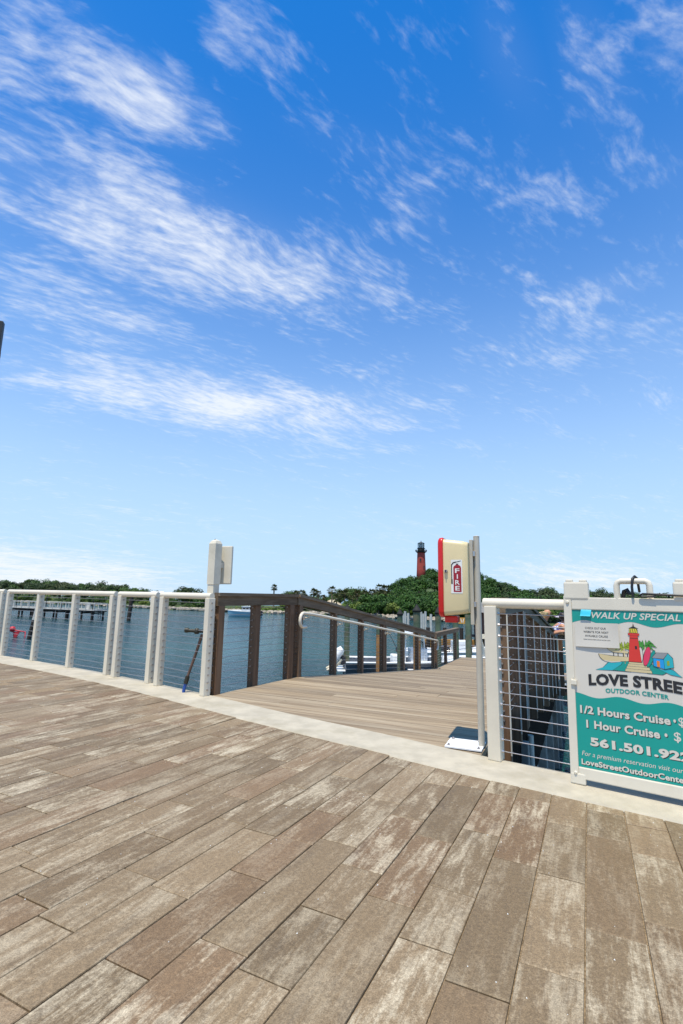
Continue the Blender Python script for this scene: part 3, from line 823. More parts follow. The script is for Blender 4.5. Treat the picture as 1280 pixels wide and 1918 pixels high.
fr = part('frame', fmerge(sbox(0, .046, .0, 1.085, -TH_, 0), sbox(.684, .73, .0, 1.085, -TH_, 0), sbox(.0455, .6845, 1.0, 1.076, -TH_, -.0015), sbox(.0455, .6845, .031, .096, -TH_, -.0015), sbox(.004, .082, .001, .06, -TH_ + .002, .0015), sbox(.648, .726, .001, .06, -TH_ + .002, .0015)), 'plastic_white', t)
for x0 in (.003, .583):
    part('hinge_ear', fmerge(sbox(x0, x0 + .144, 1.06, 1.172, -TH_ - .004, .003, .012), sbox(x0 + .012, x0 + .055, 1.165, 1.188, -TH_ + .002, -.002, .008), sbox(x0 + .09, x0 + .135, 1.165, 1.186, -TH_ + .002, -.002, .008)), 'plastic_white', fr)
hpth = [(.300, 1.07), (.300, 1.15), (.306, 1.168), (.322, 1.176), (.385, 1.176), (.448, 1.176), (.464, 1.168), (.470, 1.15), (.470, 1.07)]
part('handle', MB().tube([SP(x, z, -.018) for x, z in hpth], .0175, 10), 'plastic_white', fr)
for (x, z, r) in ((.024, 1.045, .010), (.706, 1.045, .010), (.030, .062, .009), (.70, .062, .009)):
    part('screw_button', MB().tube([SP(x, z, -.004), SP(x, z, .005), SP(x, z, .008)], [r, r, r * .6], 10), 'plastic_white', fr)
part('side_clip', fmerge(sbox(.026, .058, .552, .582, -.004, .010, .004), MB().tube([SP(.040, .582, .003), SP(.040, .600, .003)], .004, 6)), 'plastic_white', fr)
pnl = part('panel', sbox(.044, .686, .094, 1.002, -.016, -.008, .001), 'print_white', t)
PO = -.0075
def sp(x, z, o=0.): return SP(x, z, PO + o)
def poly(name, pts, o, mat, par=pnl):
    mb = MB(); mb.add([sp(x, z, o) for x, z in pts], [list(range(len(pts)))])
    return part(name, mb, mat, par)
def strip(name, top, bot, o, mat):
    mb = MB(); n = len(top); vs = [sp(x, z, o) for x, z in top] + [sp(x, z, o) for x, z in bot]
    return part(name, mb.add(vs, [(n + i, n + i + 1, i + 1, i) for i in range(n - 1)]), mat, pnl)
xs = [.0462 + (.684 - .0462) * i / 40 for i in range(41)]
strip('teal_band', [(x, .9995) for x in xs], [(x, .925 + .013 * math.sin((x - .07) * 2 * math.pi / .245 + .4)) for x in xs], .0003, 'print_teal')
strip('teal_band', [(x, .500 + .0105 * math.sin((x - .02) * 2 * math.pi / .24 + 1.0)) for x in xs], [(x, .0975) for x in xs], .0003, 'print_teal')
def word(s, x0, x1, z, cap, mat, bold=.02, shear=0., shadow=None, bend=None, o=.0012):
    part('lettering', letters(s, x0, x1, z, cap, sp, o, bold, shear, bend), mat, pnl)
    if shadow: part('lettering_shadow', letters(s, x0 + .0035, x1 + .0035, z - .0035, cap, sp, o - .0004, bold + .003, shear, bend), shadow, pnl)
word('WALK UP SPECIAL', .155, .607, .952, .037, 'print_white', .018, .22, 'print_teal_deep')
bend = lambda x: .017 * (1 - ((x - .37) / .25) ** 2)
word('LOVE STREET', .122, .640, .557, .064, 'ink_black', .05, 0, None, bend)
word('OUTDOOR CENTER', .21, .522, .522, .024, 'print_teal', .03, 0, None, lambda x: .012 * (1 - ((x - .366) / .2) ** 2))
word('1/2 Hours Cruise', .068, .520, .396, .044, 'print_white', .035, 0, 'ink_black')
word('\u2022', .533, .545, .398, .044, 'print_white', .02, 0, 'ink_black')
word('$', .556, .584, .398, .044, 'print_white', .012)
word('1 Hour Cruise', .098, .466, .318, .044, 'print_white', .035, 0, 'ink_black')
word('\u2022', .487, .501, .318, .046, 'print_white', .02, 0, 'ink_black')
word('$', .530, .562, .318, .046, 'print_white', .012)
word('561.501.922', .115, .600, .222, .046, 'print_white', .045, 0, 'ink_black')
word('For a premium reservation visit our', .067, .560, .162, .025, 'print_white', .0, .2)
word('LoveStreetOutdoorCente', .063, .558, .113, .030, 'print_white', .03, 0, 'ink_black')
# emblem
Z0 = .0
K = 'ink_black'
def outl(name, pts, o, mat, w=.0028):
    cx = sum(p[0] for p in pts) / len(pts); cz = sum(p[1] for p in pts) / len(pts)
    big = [(x + (x - cx) / (math.hypot(x - cx, z - cz) + 1e-6) * w, z + (z - cz) / (math.hypot(x - cx, z - cz) + 1e-6) * w) for x, z in pts]
    poly(name + '_outline', big, o - .0002, K); return poly(name, pts, o, mat)
outl('wave_print', [(.165, .652), (.205, .668), (.235, .700), (.33, .716), (.30, .69), (.335, .668), (.335, .656), (.25, .656)], .0010, 'print_aqua')
outl('wave_print', [(.255, .658), (.300, .690), (.312, .714), (.345, .712), (.345, .657)], .0014, 'print_teal')
outl('wave_print', [(.43, .656), (.43, .712), (.455, .708), (.485, .685), (.52, .668), (.50, .656)], .0010, 'print_teal')
outl('wave_print', [(.462, .704), (.50, .682), (.535, .690), (.556, .682), (.575, .664), (.592, .651), (.54, .660), (.49, .682)], .0014, 'print_aqua')
for i, (x0, x1, z0, z1) in enumerate(((.318, .452, .658, .672), (.326, .444, .674, .687), (.332, .438, .689, .700), (.338, .430, .702, .712))):
    outl('stair_print', [(x0, z0), (x1, z0), (x1 - .004, z1), (x0 + .004, z1)], .0016 + i * .0001, 'print_tan', .0018)
outl('boat_hull_print', [(.190, .728), (.205, .712), (.25, .706), (.345, .716), (.345, .737), (.255, .737), (.185, .745)], .0018, 'print_tan')
outl('boat_keel_print', [(.198, .722), (.215, .706), (.25, .700), (.30, .708), (.29, .716), (.21, .716)], .0017, 'print_white', .0018)
outl('boat_roof_print', [(.222, .792), (.238, .772), (.262, .760), (.338, .758), (.340, .768), (.30, .776)], .0019, 'print_tan')
for x in (.262, .285, .312, .333): poly('boat_post_print', [(x, .737), (x + .004, .737), (x + .004, .762), (x, .762)], .0016, K)
for (cx, cz, sg, mat) in ((.318, .790, -1, 'print_lime'), (.425, .806, 1, 'print_green')):
    poly('palm_trunk_print', [(cx, cz - .09), (cx + .007, cz - .09), (cx + .004, cz), (cx - .003, cz)], .0014, 'print_tan')
    for a, ln in ((150, .055), (115, .04), (75, .045), (40, .058), (10, .06), (-25, .05), (195, .05), (-60, .03), (235, .03)):
        ar = math.radians(a); ex, ez = cx + ln * math.cos(ar), cz + ln * .62 * math.sin(ar) - .012
        mx, mz = cx + ln * .5 * math.cos(ar), cz + ln * .5 * math.sin(ar) * .8 + .009
        outl('palm_leaf_print', [(cx, cz), (mx + .004, mz - .012), (ex, ez), (mx, mz + .008)], .0020, mat, .0018)
outl('lighthouse_print', [(.340, .714), (.404, .714), (.392, .868), (.354, .868)], .0026, 'print_red')
outl('gallery_print', [(.346, .862), (.400, .862), (.400, .874), (.346, .874)], .0030, 'print_red', .0018)
outl('lantern_print', [(.353, .877), (.393, .877), (.391, .900), (.355, .900)], .0030, 'print_yellow')
poly('lantern_roof_print', [(.347, .900), (.400, .900), (.378, .912), (.374, .932), (.370, .912)], .0032, K)
for i in range(4): poly('lantern_bar_print', [(.356 + i * .009, .878), (.359 + i * .009, .878), (.364 + i * .009, .899), (.361 + i * .009, .899)], .0034, K)
poly('window_print', [(.376, .786), (.386, .786), (.386, .803), (.376, .803)], .0034, K)
poly('brick_line_print', [(.352, .845), (.394, .845), (.394, .847), (.352, .847)], .0034, K)
outl('surfboard_print', arc(.402, .757, .010, .040, 0, 360, 18)[:-1], .0024, 'print_white')
outl('surfboard_print', [(x + (z - .75) * .22, z) for x, z in arc(.432, .750, .015, .052, 0, 360, 18)[:-1]], .0036, 'print_pink')
outl('surfboard_print', [(x + (z - .75) * .4, z) for x, z in arc(.456, .738, .012, .046, 0, 360, 18)[:-1]], .0030, 'print_teal')
outl('hut_print', [(.462, .700), (.512, .688), (.512, .738), (.462, .742)], .0036, 'print_blue')
outl('hut_print', [(.514, .688), (.556, .700), (.554, .748), (.534, .772), (.513, .744)], .0038, 'print_aqua')
outl('hut_roof_print', [(.456, .744), (.510, .742), (.534, .775), (.478, .772)], .0040, 'print_grey')
poly('hut_door_print', [(.478, .698), (.492, .695), (.492, .728), (.478, .730)], .0044, 'print_orange')
poly('hut_window_print', [(.526, .706), (.538, .709), (.538, .735), (.526, .732)], .0044, 'print_lime')
# notice and tape on the sign
def paper(u, v): return .0050 + .006 * (v - .5) ** 2 + .004 * math.sin(u * 3) * (1 - v) + (.010 * u ** 3 * v)
def onpaper(x, z, o=0.): u = (x - .06) / .238; return sp(x, z, paper(u, (z - .779 - .004 * u) / .142) + o)
nt = MB(); npt = []
for i in range(9):
    for j in range(6):
        u, v = i / 8, j / 5; npt.append(sp(.060 + .238 * u, .779 + .142 * v + .004 * u, paper(u, v)))
nt.add(npt, [(i * 6 + j, (i + 1) * 6 + j, (i + 1) * 6 + j + 1, i * 6 + j + 1) for i in range(8) for j in range(5)], True)
notice = one('paper_notice', nt, 'print_white', 'white paper notice pinned to the upper corner of the cruise sign', 'notice', base=SP(.06, .78, 0))
BASE[notice.name] = Vector(SP(.06, .78, 0))
for s_, x0, x1, z in (('CHECK OUT OUR', .118, .232, .886), ('WEBSITE FOR NEXT', .108, .245, .863), ('AVAIABLE CRUISE', .116, .240, .840), ('www.lovestreetoutdoorcenter.com', .106, .252, .822)):
    part('lettering', letters(s_, x0, x1, z, .012 if z > .83 else .007, onpaper, .0009, .005), 'ink_black', notice)
tp = MB(); tpp = []
for i, (z, o) in enumerate(((1.003, .002), (.990, .010), (.974, .012), (.962, .018))): tpp += [sp(.100 - i * .002, z, o + .002), sp(.158 - i * .002, z - .001, o + .002)]
tp.add(tpp, [(0, 1, 3, 2), (2, 3, 5, 4), (4, 5, 7, 6)], True)
one('tape_tab', tp, 'tape_blue', 'bright blue tape tab folded over at the top of the cruise sign', 'tape')
# black tie cord round the handle and the rail
cd = MB().tube([SP(.385, 1.08, .006), SP(.383, 1.14, .008), SP(.388, 1.19, .004), SP(.398, 1.205, -.018), SP(.408, 1.195, -.045), SP(.41, 1.12, -.10)], .0075, 8)
cd.tube([SP(.72, 1.09, .012), SP(.60, 1.093, .012), SP(.50, 1.098, .014), SP(.435, 1.10, .012), SP(.420, 1.092, .010), SP(.43, 1.084, .010), SP(.50, 1.086, .012)], .006, 8)
cd.tube([SP(.325, 1.085, -.06), SP(.335, 1.12, -.05), SP(.35, 1.13, -.045), SP(.362, 1.10, -.05)], .012, 8)
one('tie_cord', cd, 'black_rubber', 'black rubber cord tying the cruise sign handle to the rail', 'cord')

# ------------------------------------------------------------------ people at the ramp railing
def skin_obj(name, joints, edges, mat, parent, sub=2, org=(0, 0, 0)):
    names = list(joints); idx = {n: i for i, n in enumerate(names)}; org = Vector(org)
    me = bpy.data.meshes.new(name); me.from_pydata([Vector(joints[n][0]) - org for n in names], [(idx[a], idx[b]) for a, b in edges], [])
    o = bpy.data.objects.new(name, me); COL.objects.link(o); o.parent = parent
    sk = o.modifiers.new('skin', 'SKIN'); sk.use_smooth_shade = True
    for n in names:
        r = joints[n][1]; r = r if isinstance(r, tuple) else (r, r); me.skin_vertices[0].data[idx[n]].radius = r
    me.skin_vertices[0].data[0].use_root = True
    sb = o.modifiers.new('sub', 'SUBSURF'); sb.levels = sub; sb.render_levels = sub
    me.materials.append(MATS[mat]); return o
def figure(loc, face, label, hair_mat, shirt_mat, leg_mat, lean=.25, h=1.6, cat='person', bare_arms=True, hairlong=True):
    """standing figure leaning forward with the forearms on a rail; local +x is where it faces"""
    t = thing('person', loc, label, cat, rz=face)
    k = h / 1.66; L = lean
    def P(x, y, z): return (x * k, y * k, z * k)
    J = {'pelvis': (P(0, 0, .92), (.14, .105)), 'waist': (P(L * .25, 0, 1.06), (.115, .09)), 'chest': (P(L * .75, 0, 1.25), (.135, .10)), 'neck': (P(L * 1.1, 0, 1.40), .05), 'jaw': (P(L * 1.22 + .015, 0, 1.47), (.062, .07)), 'head': (P(L * 1.25, 0, 1.56), (.078, .092)), 'crown': (P(L * 1.25 - .01, 0, 1.62), .055), 'nose': (P(L * 1.25 + .105, 0, 1.525), .012)}
    E = [('pelvis', 'waist'), ('waist', 'chest'), ('chest', 'neck'), ('neck', 'jaw'), ('jaw', 'head'), ('head', 'crown'), ('head', 'nose')]
    for s, sg in (('l', 1), ('r', -1)):
        J.update({'sh' + s: (P(L * .95, sg * .17, 1.33), .055), 'el' + s: (P(L * .95 + .14, sg * .25, 1.08), .042), 'wr' + s: (P(L * .95 + .33, sg * .13, 1.13), .030), 'pm' + s: (P(L * .95 + .40, sg * .10, 1.14), (.032, .018)),
                  'hp' + s: (P(0, sg * .09, .86), .09), 'kn' + s: (P(.02, sg * .10, .48), .058), 'an' + s: (P(-.02, sg * .10, .09), .038), 'to' + s: (P(.13, sg * .11, .035), .032)})
        E += [('chest', 'sh' + s), ('sh' + s, 'el' + s), ('el' + s, 'wr' + s), ('wr' + s, 'pm' + s), ('pelvis', 'hp' + s), ('hp' + s, 'kn' + s), ('kn' + s, 'an' + s), ('an' + s, 'to' + s)]
        for i, (dy, ln) in enumerate(((-.026, .055), (-.009, .07), (.009, .066), (.025, .05))):
            J['f%s%d' % (s, i)] = (P(L * .95 + .43 + ln * .5, sg * .09 + dy, 1.142), .0085); J['g%s%d' % (s, i)] = (P(L * .95 + .43 + ln, sg * .09 + dy, 1.122), .0075)
            E += [('pm' + s, 'f%s%d' % (s, i)), ('f%s%d' % (s, i), 'g%s%d' % (s, i))]
        J['th' + s] = (P(L * .95 + .42, sg * .09 - sg * .05, 1.13), .009); E.append(('pm' + s, 'th' + s))
    skin_obj('body', J, E, 'skin_tan', t)
    g = .018
    sh = {n: (J[n][0], tuple(r + g for r in (J[n][1] if isinstance(J[n][1], tuple) else (J[n][1],) * 2))) for n in ('pelvis', 'waist', 'chest', 'shl', 'shr')}
    es = [('pelvis', 'waist'), ('waist', 'chest'), ('chest', 'shl'), ('chest', 'shr')]
    if not bare_arms:
        for s in 'lr':
            e = Vector(J['sh' + s][0]) * .25 + Vector(J['el' + s][0]) * .75; sh['m' + s] = (tuple(e), (.066, .066)); es.append(('sh' + s, 'm' + s))
    skin_obj('shirt', sh, es, shirt_mat, t)
    tr = {'pelvis': (P(0, 0, .93), (.155, .12))}; et = []
    for s in 'lr':
        for n in ('hp', 'kn'): tr[n + s] = (J[n + s][0], tuple(r + .014 for r in (J[n + s][1], J[n + s][1])))
        et += [('pelvis', 'hp' + s), ('hp' + s, 'kn' + s)]
    skin_obj('shorts', tr, et, leg_mat, t)
    hx = L * 1.25
    hj = {'top': (P(hx - .035, 0, 1.625), (.125, .12)), 'back': (P(hx - .085, 0, 1.53), (.115, .105)), 'nape': (P(hx - .09, 0, 1.43), (.095, .07))}; he = [('top', 'back'), ('back', 'nape')]
    if hairlong:
        hj['end'] = (P(hx - .10, 0, 1.35), (.08, .05)); he.append(('nape', 'end'))
        for s, sg in (('l', 1), ('r', -1)):
            hj['s' + s] = (P(hx - .02, sg * .075, 1.54), .062); hj['u' + s] = (P(hx - .03, sg * .085, 1.44), .05); he += [('top', 's' + s), ('s' + s, 'u' + s)]
    skin_obj('hair', hj, he, hair_mat, t)
    for sg in (-1, 1):
        o = bpy.data.objects.new('eye', mesh(MB().lathe(P(hx + .086, sg * .032, 1.545), [(.002, -.009), (.010, 0), (.002, .009)], 8), 'ink_black')); COL.objects.link(o); o.parent = t
    return t
pp = cross(RP, 11.5) - BV * .31
figure((pp.x, pp.y, deck_z(pp.x, pp.y)), math.radians(-24), 'blonde woman with bare tanned arms in a red top leaning on the ramp railing', 'hair_blonde', 'cloth_red', 'cloth_denim', .26, 1.52)
pp = cross(RP, 12.3) - BV * .13
figure((pp.x, pp.y, deck_z(pp.x, pp.y)), math.radians(-15), 'dark-haired person in a blue and white checked shirt beside the blonde woman', 'hair_dark', 'cloth_check', 'cloth_denim', .42, 1.52, bare_arms=False, hairlong=False)

# ------------------------------------------------------------------ dark lamp post whose head shows at the edge of the picture
lx, ly = -6.645, 8.9
t = thing('lamp_post', (lx, ly, -.05), 'tall dark square lamp post at the plaza edge', 'lamp post')
LH = 6.205
part('pole', MB().box((lx, ly, LH / 2 - .05), (.12, .12, LH), rz=math.radians(20), bev=.008), 'iron_black', t)
part('base', MB().box((lx, ly, .08), (.26, .26, .26), rz=math.radians(20), bev=.02), 'iron_black', t)
part('lamp_arm', MB().box((lx - .45, ly, LH - .6), (.9, .06, .07), bev=.01), 'iron_black', t)
part('lamp_head', MB().box((lx - 1.05, ly, LH - .62), (.6, .24, .10), bev=.02), 'iron_black', t)
part('bracket', MB().box((lx + .015, ly - .03, LH - .72), (.15, .08, .12), rz=math.radians(20), bev=.01), 'iron_black', t)

# ------------------------------------------------------------------ mooring piles of the marina
def mooring_pile(x, y, top, r, label, cap=True, tan=None, lean=(0, 0)):
    t = thing('mooring_pile', (x, y, WZ - 1.), label, 'pile', 'mooring piles in the marina')
    def P(z): k = (z - WZ) / 4; return (x + lean[0] * k, y + lean[1] * k, z)
    part('base', MB().tube([P(WZ - 1.5), P(WZ + .75)], [r, r * .99], 12), 'pile_black', t)
    zt = WZ + .75
    if tan: part('middle', MB().tube([P(zt), P(tan)], [r * .99, r * .97], 12), 'pile_tan', t); zt = tan
    part('shaft', MB().tube([P(zt), P(top)], [r * .97, r * .93], 12), 'pile_green', t)
    if cap:
        c = P(top); part('cap', MB().lathe(c, [(r * 1.12, -.06), (r * 1.12, .02), (r * .9, .05), (r * .12, .24), (.01, .26)], 12), 'pile_black', t)
    return t
def PX(px, Y):  # plan x of a picture column measured in the photograph at depth Y
    return (px - 640) / 934 * Y * math.cos(TH) * 1.012
PIL = [(654, 27.0, .37, .155, 'green pile with black cone cap standing in front of the grey boat stern', True, None),
       (713, 24.5, .18, .15, 'flat-topped green pile with an orange lower half', False, -.75),
       (751, 24.0, .25, .14, 'thin green pile with black cone cap between the flat-topped and the thick pile', True, None),
       (782, 20.5, .52, .155, 'thick pile with black cap, green above and orange below', True, -.35),
       (821, 21.5, .42, .13, 'green pile with pointed black cap at the foot of the ramp', True, None),
       (853, 22.5, .0, .14, 'green pile below the amber board', False, None),
       (876, 26.0, .2, .16, 'green pile beside the white gangway', False, None)]
for px_, Y, top, r, lb, cp, tn in PIL: mooring_pile(PX(px_, Y), Y, top, r, lb, cp, tn)

# ------------------------------------------------------------------ boats
def hull_mesh(L, B, H, bow=.75, flare=.75, n=14, m=7, sheer=.25):
    """bow at +x, transom at -x, keel at z=0 ; returns rings"""
    rings = []
    for i in range(n + 1):
        u = i / n; x = -L / 2 + L * u
        w = B / 2 * (1 if u < .45 else max(.02, (1 - ((u - .45) / .55) ** 2.3)))
        top = H + sheer * max(0, u - .3) ** 1.6 * 1.6
        ring = []
        for j in range(2 * m + 1):
            v = (j - m) / m; a = abs(v)
            y = w * (a ** .55 if a < .999 else 1) * (flare + (1 - flare) * a) * (1 if v > 0 else -1)
            z = top * (a ** 2.6) * 1.0 if a > 0 else 0
            z = z + (.0 if u < .6 else (u - .6) ** 2 * 1.5 * (1 - a))
            xx = x + (u ** 4) * bow * (z / top) * .6
            ring.append((xx, y, z))
        rings.append(ring)
    return rings
def hull_parts(t, L, B, H, hullmat, rimmat, deckmat, sink):
    rg = hull_mesh(L, B, H); mb = MB(); n = len(rg[0]); vs = [(x, y, z - sink) for r in rg for x, y, z in r]
    fs = [(i * n + k, i * n + k + 1, (i + 1) * n + k + 1, (i + 1) * n + k) for i in range(len(rg) - 1) for k in range(n - 1)]
    fs.append(list(range(n))); mb.add(vs, fs, True)
    mb.sm[-1] = False
    o = bpy.data.objects.new('hull', mesh(mb, hullmat)); COL.objects.link(o); o.parent = t
    for sd in (0, -1):
        m2 = MB().tube([(r[sd][0], r[sd][1], r[sd][2] - sink + .02) for r in rg], .055, 6)
        q = bpy.data.objects.new('gunwale', mesh(m2, rimmat)); COL.objects.link(q); q.parent = t
    m3 = MB(); dv = [(r[k][0], r[k][1] * .96, r[k][2] - sink - (.02 if i > len(rg) * .62 else .28)) for i, r in enumerate(rg) for k in (0, -1)]
    m3.add(dv, [(2 * i, 2 * i + 1, 2 * i + 3, 2 * i + 2) for i in range(len(rg) - 1)])
    q = bpy.data.objects.new('deck', mesh(m3, deckmat)); COL.objects.link(q); q.parent = t
def lp(name, mb, mat, par):
    o = bpy.data.objects.new(name, mesh(mb, mat)); COL.objects.link(o); o.parent = par; return o
# grey hulled centre console, stern to the left
bx, by = PX(775, 27.5), 27.3
t = thing('motor_boat', (bx, by, WZ), 'grey hulled centre console boat with white gunwale moored beside the ramp', 'boat', rz=math.radians(4))
hull_parts(t, 7.4, 2.4, 1.25, 'boat_grey', 'boat_white', 'boat_white', .32)
lp('console', MB().box((.2, 0, 1.12), (.9, .8, .95), bev=.06), 'boat_white', t)
w = lp('windscreen', MB().box((.55, 0, 1.75), (.06, .76, .42), rot=Matrix.Rotation(-.35, 3, 'Y'), bev=.01), 'window_dark', t)
for sx_, sy_ in ((-.55, -.42), (-.55, .42), (.5, -.42), (.5, .42)): lp('top_post', MB().tube([(sx_, sy_, .7), (sx_ * .9, sy_, 2.35)], .028, 6), 'boat_white', t)
lp('hard_top', MB().box((-.05, 0, 2.38), (1.9, 1.5, .07), bev=.03), 'boat_white', t)
lp('seat', MB().box((-.9, 0, .95), (.6, .9, .6), bev=.08), 'boat_white', t)
lp('leaning_post', MB().box((-.75, 0, 1.45), (.3, .9, .25), bev=.06), 'canvas_black', t)
lp('bow_cushion', MB().box((2.1, 0, 1.08), (1.3, .9, .18), bev=.07), 'boat_white', t)
for yy in (-.35, .35):
    en = lp('outboard', MB().tube([(-4.30, yy, .75), (-4.15, yy, 1.02), (-3.95, yy, 1.38), (-3.80, yy, 1.52)], [.09, .16, .19, .12], 10), 'boat_white', t)
    lp('outboard_leg', MB().tube([(-3.85, yy, 1.0), (-4.25, yy, .62), (-4.6, yy, .45)], [.12, .10, .07], 8), 'fender_cream', en)
    lp('outboard_bracket', MB().box((-3.78, yy, .95), (.25, .2, .4), bev=.03), 'canvas_black', en)
lp('swim_platform', MB().box((-3.85, 0, .50), (.5, 1.9, .06), bev=.02), 'boat_white', t)
lp('bow_rail', MB().tube([(1.2, -1.1, 1.2), (1.4, -1.08, 1.55), (2.7, -.8, 1.68), (3.6, 0, 1.75), (2.7, .8, 1.68), (1.4, 1.08, 1.55), (1.2, 1.1, 1.2)], .018, 6), 'steel', t)
for dx in (-1.4, -.9): lp('fishing_rod', MB().tube([(dx, .3, 1.6), (dx - .5, .4, 2.6), (dx - 1.1, .5, 3.3)], [.02, .014, .008], 5), 'canvas_black', t)
for i, dx in enumerate((-2.0, -.85, 1.2)):
    fx, fy = bx + dx * .995, by - 1.42
    fd = MB().lathe((0, 0, 0), [(.03, -.34), (.11, -.28), (.13, -.1), (.13, .1), (.11, .28), (.03, .34)], 10)
    f2 = MB(); M = Matrix.Rotation(math.radians((15, 80, 70)[i]), 3, 'Y'); f2.add([M @ Vector(v) for v in fd.v], fd.f, True)
    f2.v = [(v[0] + fx, v[1] + fy, v[2] + WZ + .36) for v in f2.v]
    f2.tube([(fx, fy + .02, WZ + .45), (fx, fy + .28, WZ + .98)], .012, 5)
    one('boat_fender', f2, 'fender_cream', 'cream boat fender hanging from the grey hull', 'fender', 'fenders on the grey boat')
# white boat behind the foot of the ramp
t = thing('motor_boat', (PX(872, 33), 33.0, WZ), 'low white boat with clear deck behind the amber board', 'boat', rz=math.radians(8))
hull_parts(t, 8.0, 2.5, 1.2, 'boat_white', 'boat_white', 'boat_white', .3)
lp('console', MB().box((-.4, 0, 1.1), (1.0, .9, .9), bev=.06), 'boat_white', t)
lp('windscreen', MB().box((.1, 0, 1.7), (.05, .8, .4), bev=.01), 'window_dark', t)
lp('seat', MB().box((-1.6, 0, .95), (.6, 1.2, .5), bev=.06), 'canvas_black', t)
# far cabin boat under way
t = thing('cabin_boat', (-17.9, 96.0, WZ), 'pale blue cabin boat with white wheelhouse crossing to the far shore', 'boat', rz=math.radians(168))
hull_parts(t, 8.6, 2.8, 1.5, 'boat_blue', 'boat_white', 'boat_white', .35)
lp('foredeck', MB().box((1.4, 0, 1.35), (3.4, 1.7, .3), bev=.1), 'boat_white', t)
cb = lp('cabin', MB().box((-.6, 0, 1.75), (2.3, 1.9, 1.1), bev=.12), 'boat_white', t)
lp('cabin_window', MB().box((-.6, 0, 1.92), (2.34, 1.94, .42), bev=.02), 'window_dark', cb)
for xx in (-1.5, -.6, .3): lp('window_post', MB().box((xx, 0, 1.92), (.12, 1.98, .46)), 'boat_white', cb)
lp('roof', MB().box((-.8, 0, 2.36), (2.9, 2.1, .10), bev=.04), 'boat_white', t)
lp('radar', MB().lathe((-.6, 0, 2.41), [(.12, 0), (.12, .25), (.32, .27), (.32, .42), (.05, .48)], 10), 'boat_white', t)
lp('mast', MB().tube([(-1.2, 0, 2.4), (-1.3, 0, 3.3)], .03, 6), 'boat_white', t)
for yy in (-.4, .4): lp('outboard', MB().tube([(-4.5, yy, .2), (-4.5, yy, .9), (-4.4, yy, 1.4)], [.1, .2, .17], 8), 'canvas_black', t)

t.scale = (.74, .74, .8)
# ------------------------------------------------------------------ floating docks, gangway, dock furniture
def dock(c, size, rz, label):
    t = thing('floating_dock', (c[0], c[1], WZ - .2), label, 'dock', 'white floating docks', rz)
    n = max(3, int(size[0] / .55))
    pm = mesh(MB().box((0, 0, 0), (size[0] / n - .015, size[1], .045), bev=.006), 'dock_white')
    for i in range(n):
        o = bpy.data.objects.new('deck_panel', pm); COL.objects.link(o); o.parent = t; o.location = (-size[0] / 2 + size[0] / n * (i + .5), 0, .86)
    lp('float', MB().box((0, 0, .3), (size[0] - .1, size[1] - .16, .7)), 'pile_dark', t)
    for sy_ in (-1, 1): lp('fascia', MB().box((0, sy_ * (size[1] / 2 - .02), .74), (size[0], .05, .19)), 'dock_white', t)
    return t
dock((PX(862, 25.6), 25.4), (5.2, 1.4), math.radians(2), 'white floating dock in front of the low white boat')
dock((PX(895, 29.5), 29.4), (9.0, 1.5), math.radians(3), 'longer white floating dock behind the gangway foot')
dock((PX(1072, 24), 24.), (5.5, 1.6), math.radians(-20), 'white floating dock with the two white power pedestals')
def pedestal(x, y, z, label):
    t = thing('power_pedestal', (x, y, z), label, 'pedestal', 'white power pedestals on the dock')
    part('body', MB().box((x, y, z + .45), (.26, .26, .9), bev=.02), 'boat_white', t)
    part('hood', colm((x, y), z + .9, z + 1.14, .36, .36, 0, .2), 'boat_white', t)
    part('socket_panel', MB().box((x + .02, y - .134, z + .55), (.14, .02, .3)), 'canvas_black', t)
pedestal(PX(1060, 22.6), 22.4, WZ + .70, 'white power pedestal with pitched hood on the floating dock')
pedestal(PX(1071, 25.4), 25.2, WZ + .70, 'white power pedestal with pitched hood on the floating dock')
one('dock_box', MB().box((PX(1068, 21.9), 21.8, WZ + .95), (.75, .45, .5), bev=.05), 'boat_white', 'white dock box on the floating dock below the pedestals', 'box')
# gangway from the landing down to the dock
gx, gy, gz = 5.28, 19.0, -1.10
t = thing('gangway', (gx, gy, gz), 'white metal gangway with looped handrails leading down to the docks', 'gangway')
gd = Vector((.30, .954))
gn = Vector((gd.y, -gd.x))
def G(l, w, z): p = Vector((gx, gy)) + gd * l + gn * w; return (p.x, p.y, gz + z)
GL = 6.5; GS = -1.35
tre = MB()
tre.add([G(0, -.1, 0), G(0, 1.1, 0), G(GL, 1.1, GS), G(GL, -.1, GS), G(0, -.1, -.08), G(0, 1.1, -.08), G(GL, 1.1, GS - .08), G(GL, -.1, GS - .08)], [(0, 1, 2, 3), (4, 7, 6, 5), (0, 4, 5, 1), (1, 5, 6, 2), (2, 6, 7, 3), (3, 7, 4, 0)])
part('walkway', tre, 'dock_white', t)
for w_ in (-.1, 1.1):
    part('side_beam', MB().tube([G(0, w_, .06), G(GL, w_, GS + .06)], .05, 6), 'rail_white', t)
    pth = [G(.08, w_, 0), G(-.05, w_, .35), G(-.08, w_, .75), G(.0, w_, .98), G(.14, w_, 1.03), G(.3, w_, 1.0), G(GL * .5, w_, GS * .5 + 1.0), G(GL, w_, GS + 1.0), G(GL, w_, GS)]
    part('handrail', MB().tube(pth, .032, 8), 'rail_white', t)
    part('mid_rail', MB().tube([G(.25, w_, .45), G(GL, w_, GS + .5)], .02, 6), 'rail_white', t)
    for l in (.55, 1.8, 3.1, 4.4, 5.6): part('stanchion', MB().tube([G(l, w_, GS * l / GL), G(l, w_, GS * l / GL + 1.0)], .028, 6), 'rail_white', t)
part('toe_plate', MB().box(G(-.05, .5, .012), (1.25, .35, .012), rz=math.atan2(gn.y, gn.x)), 'plate_white', t)
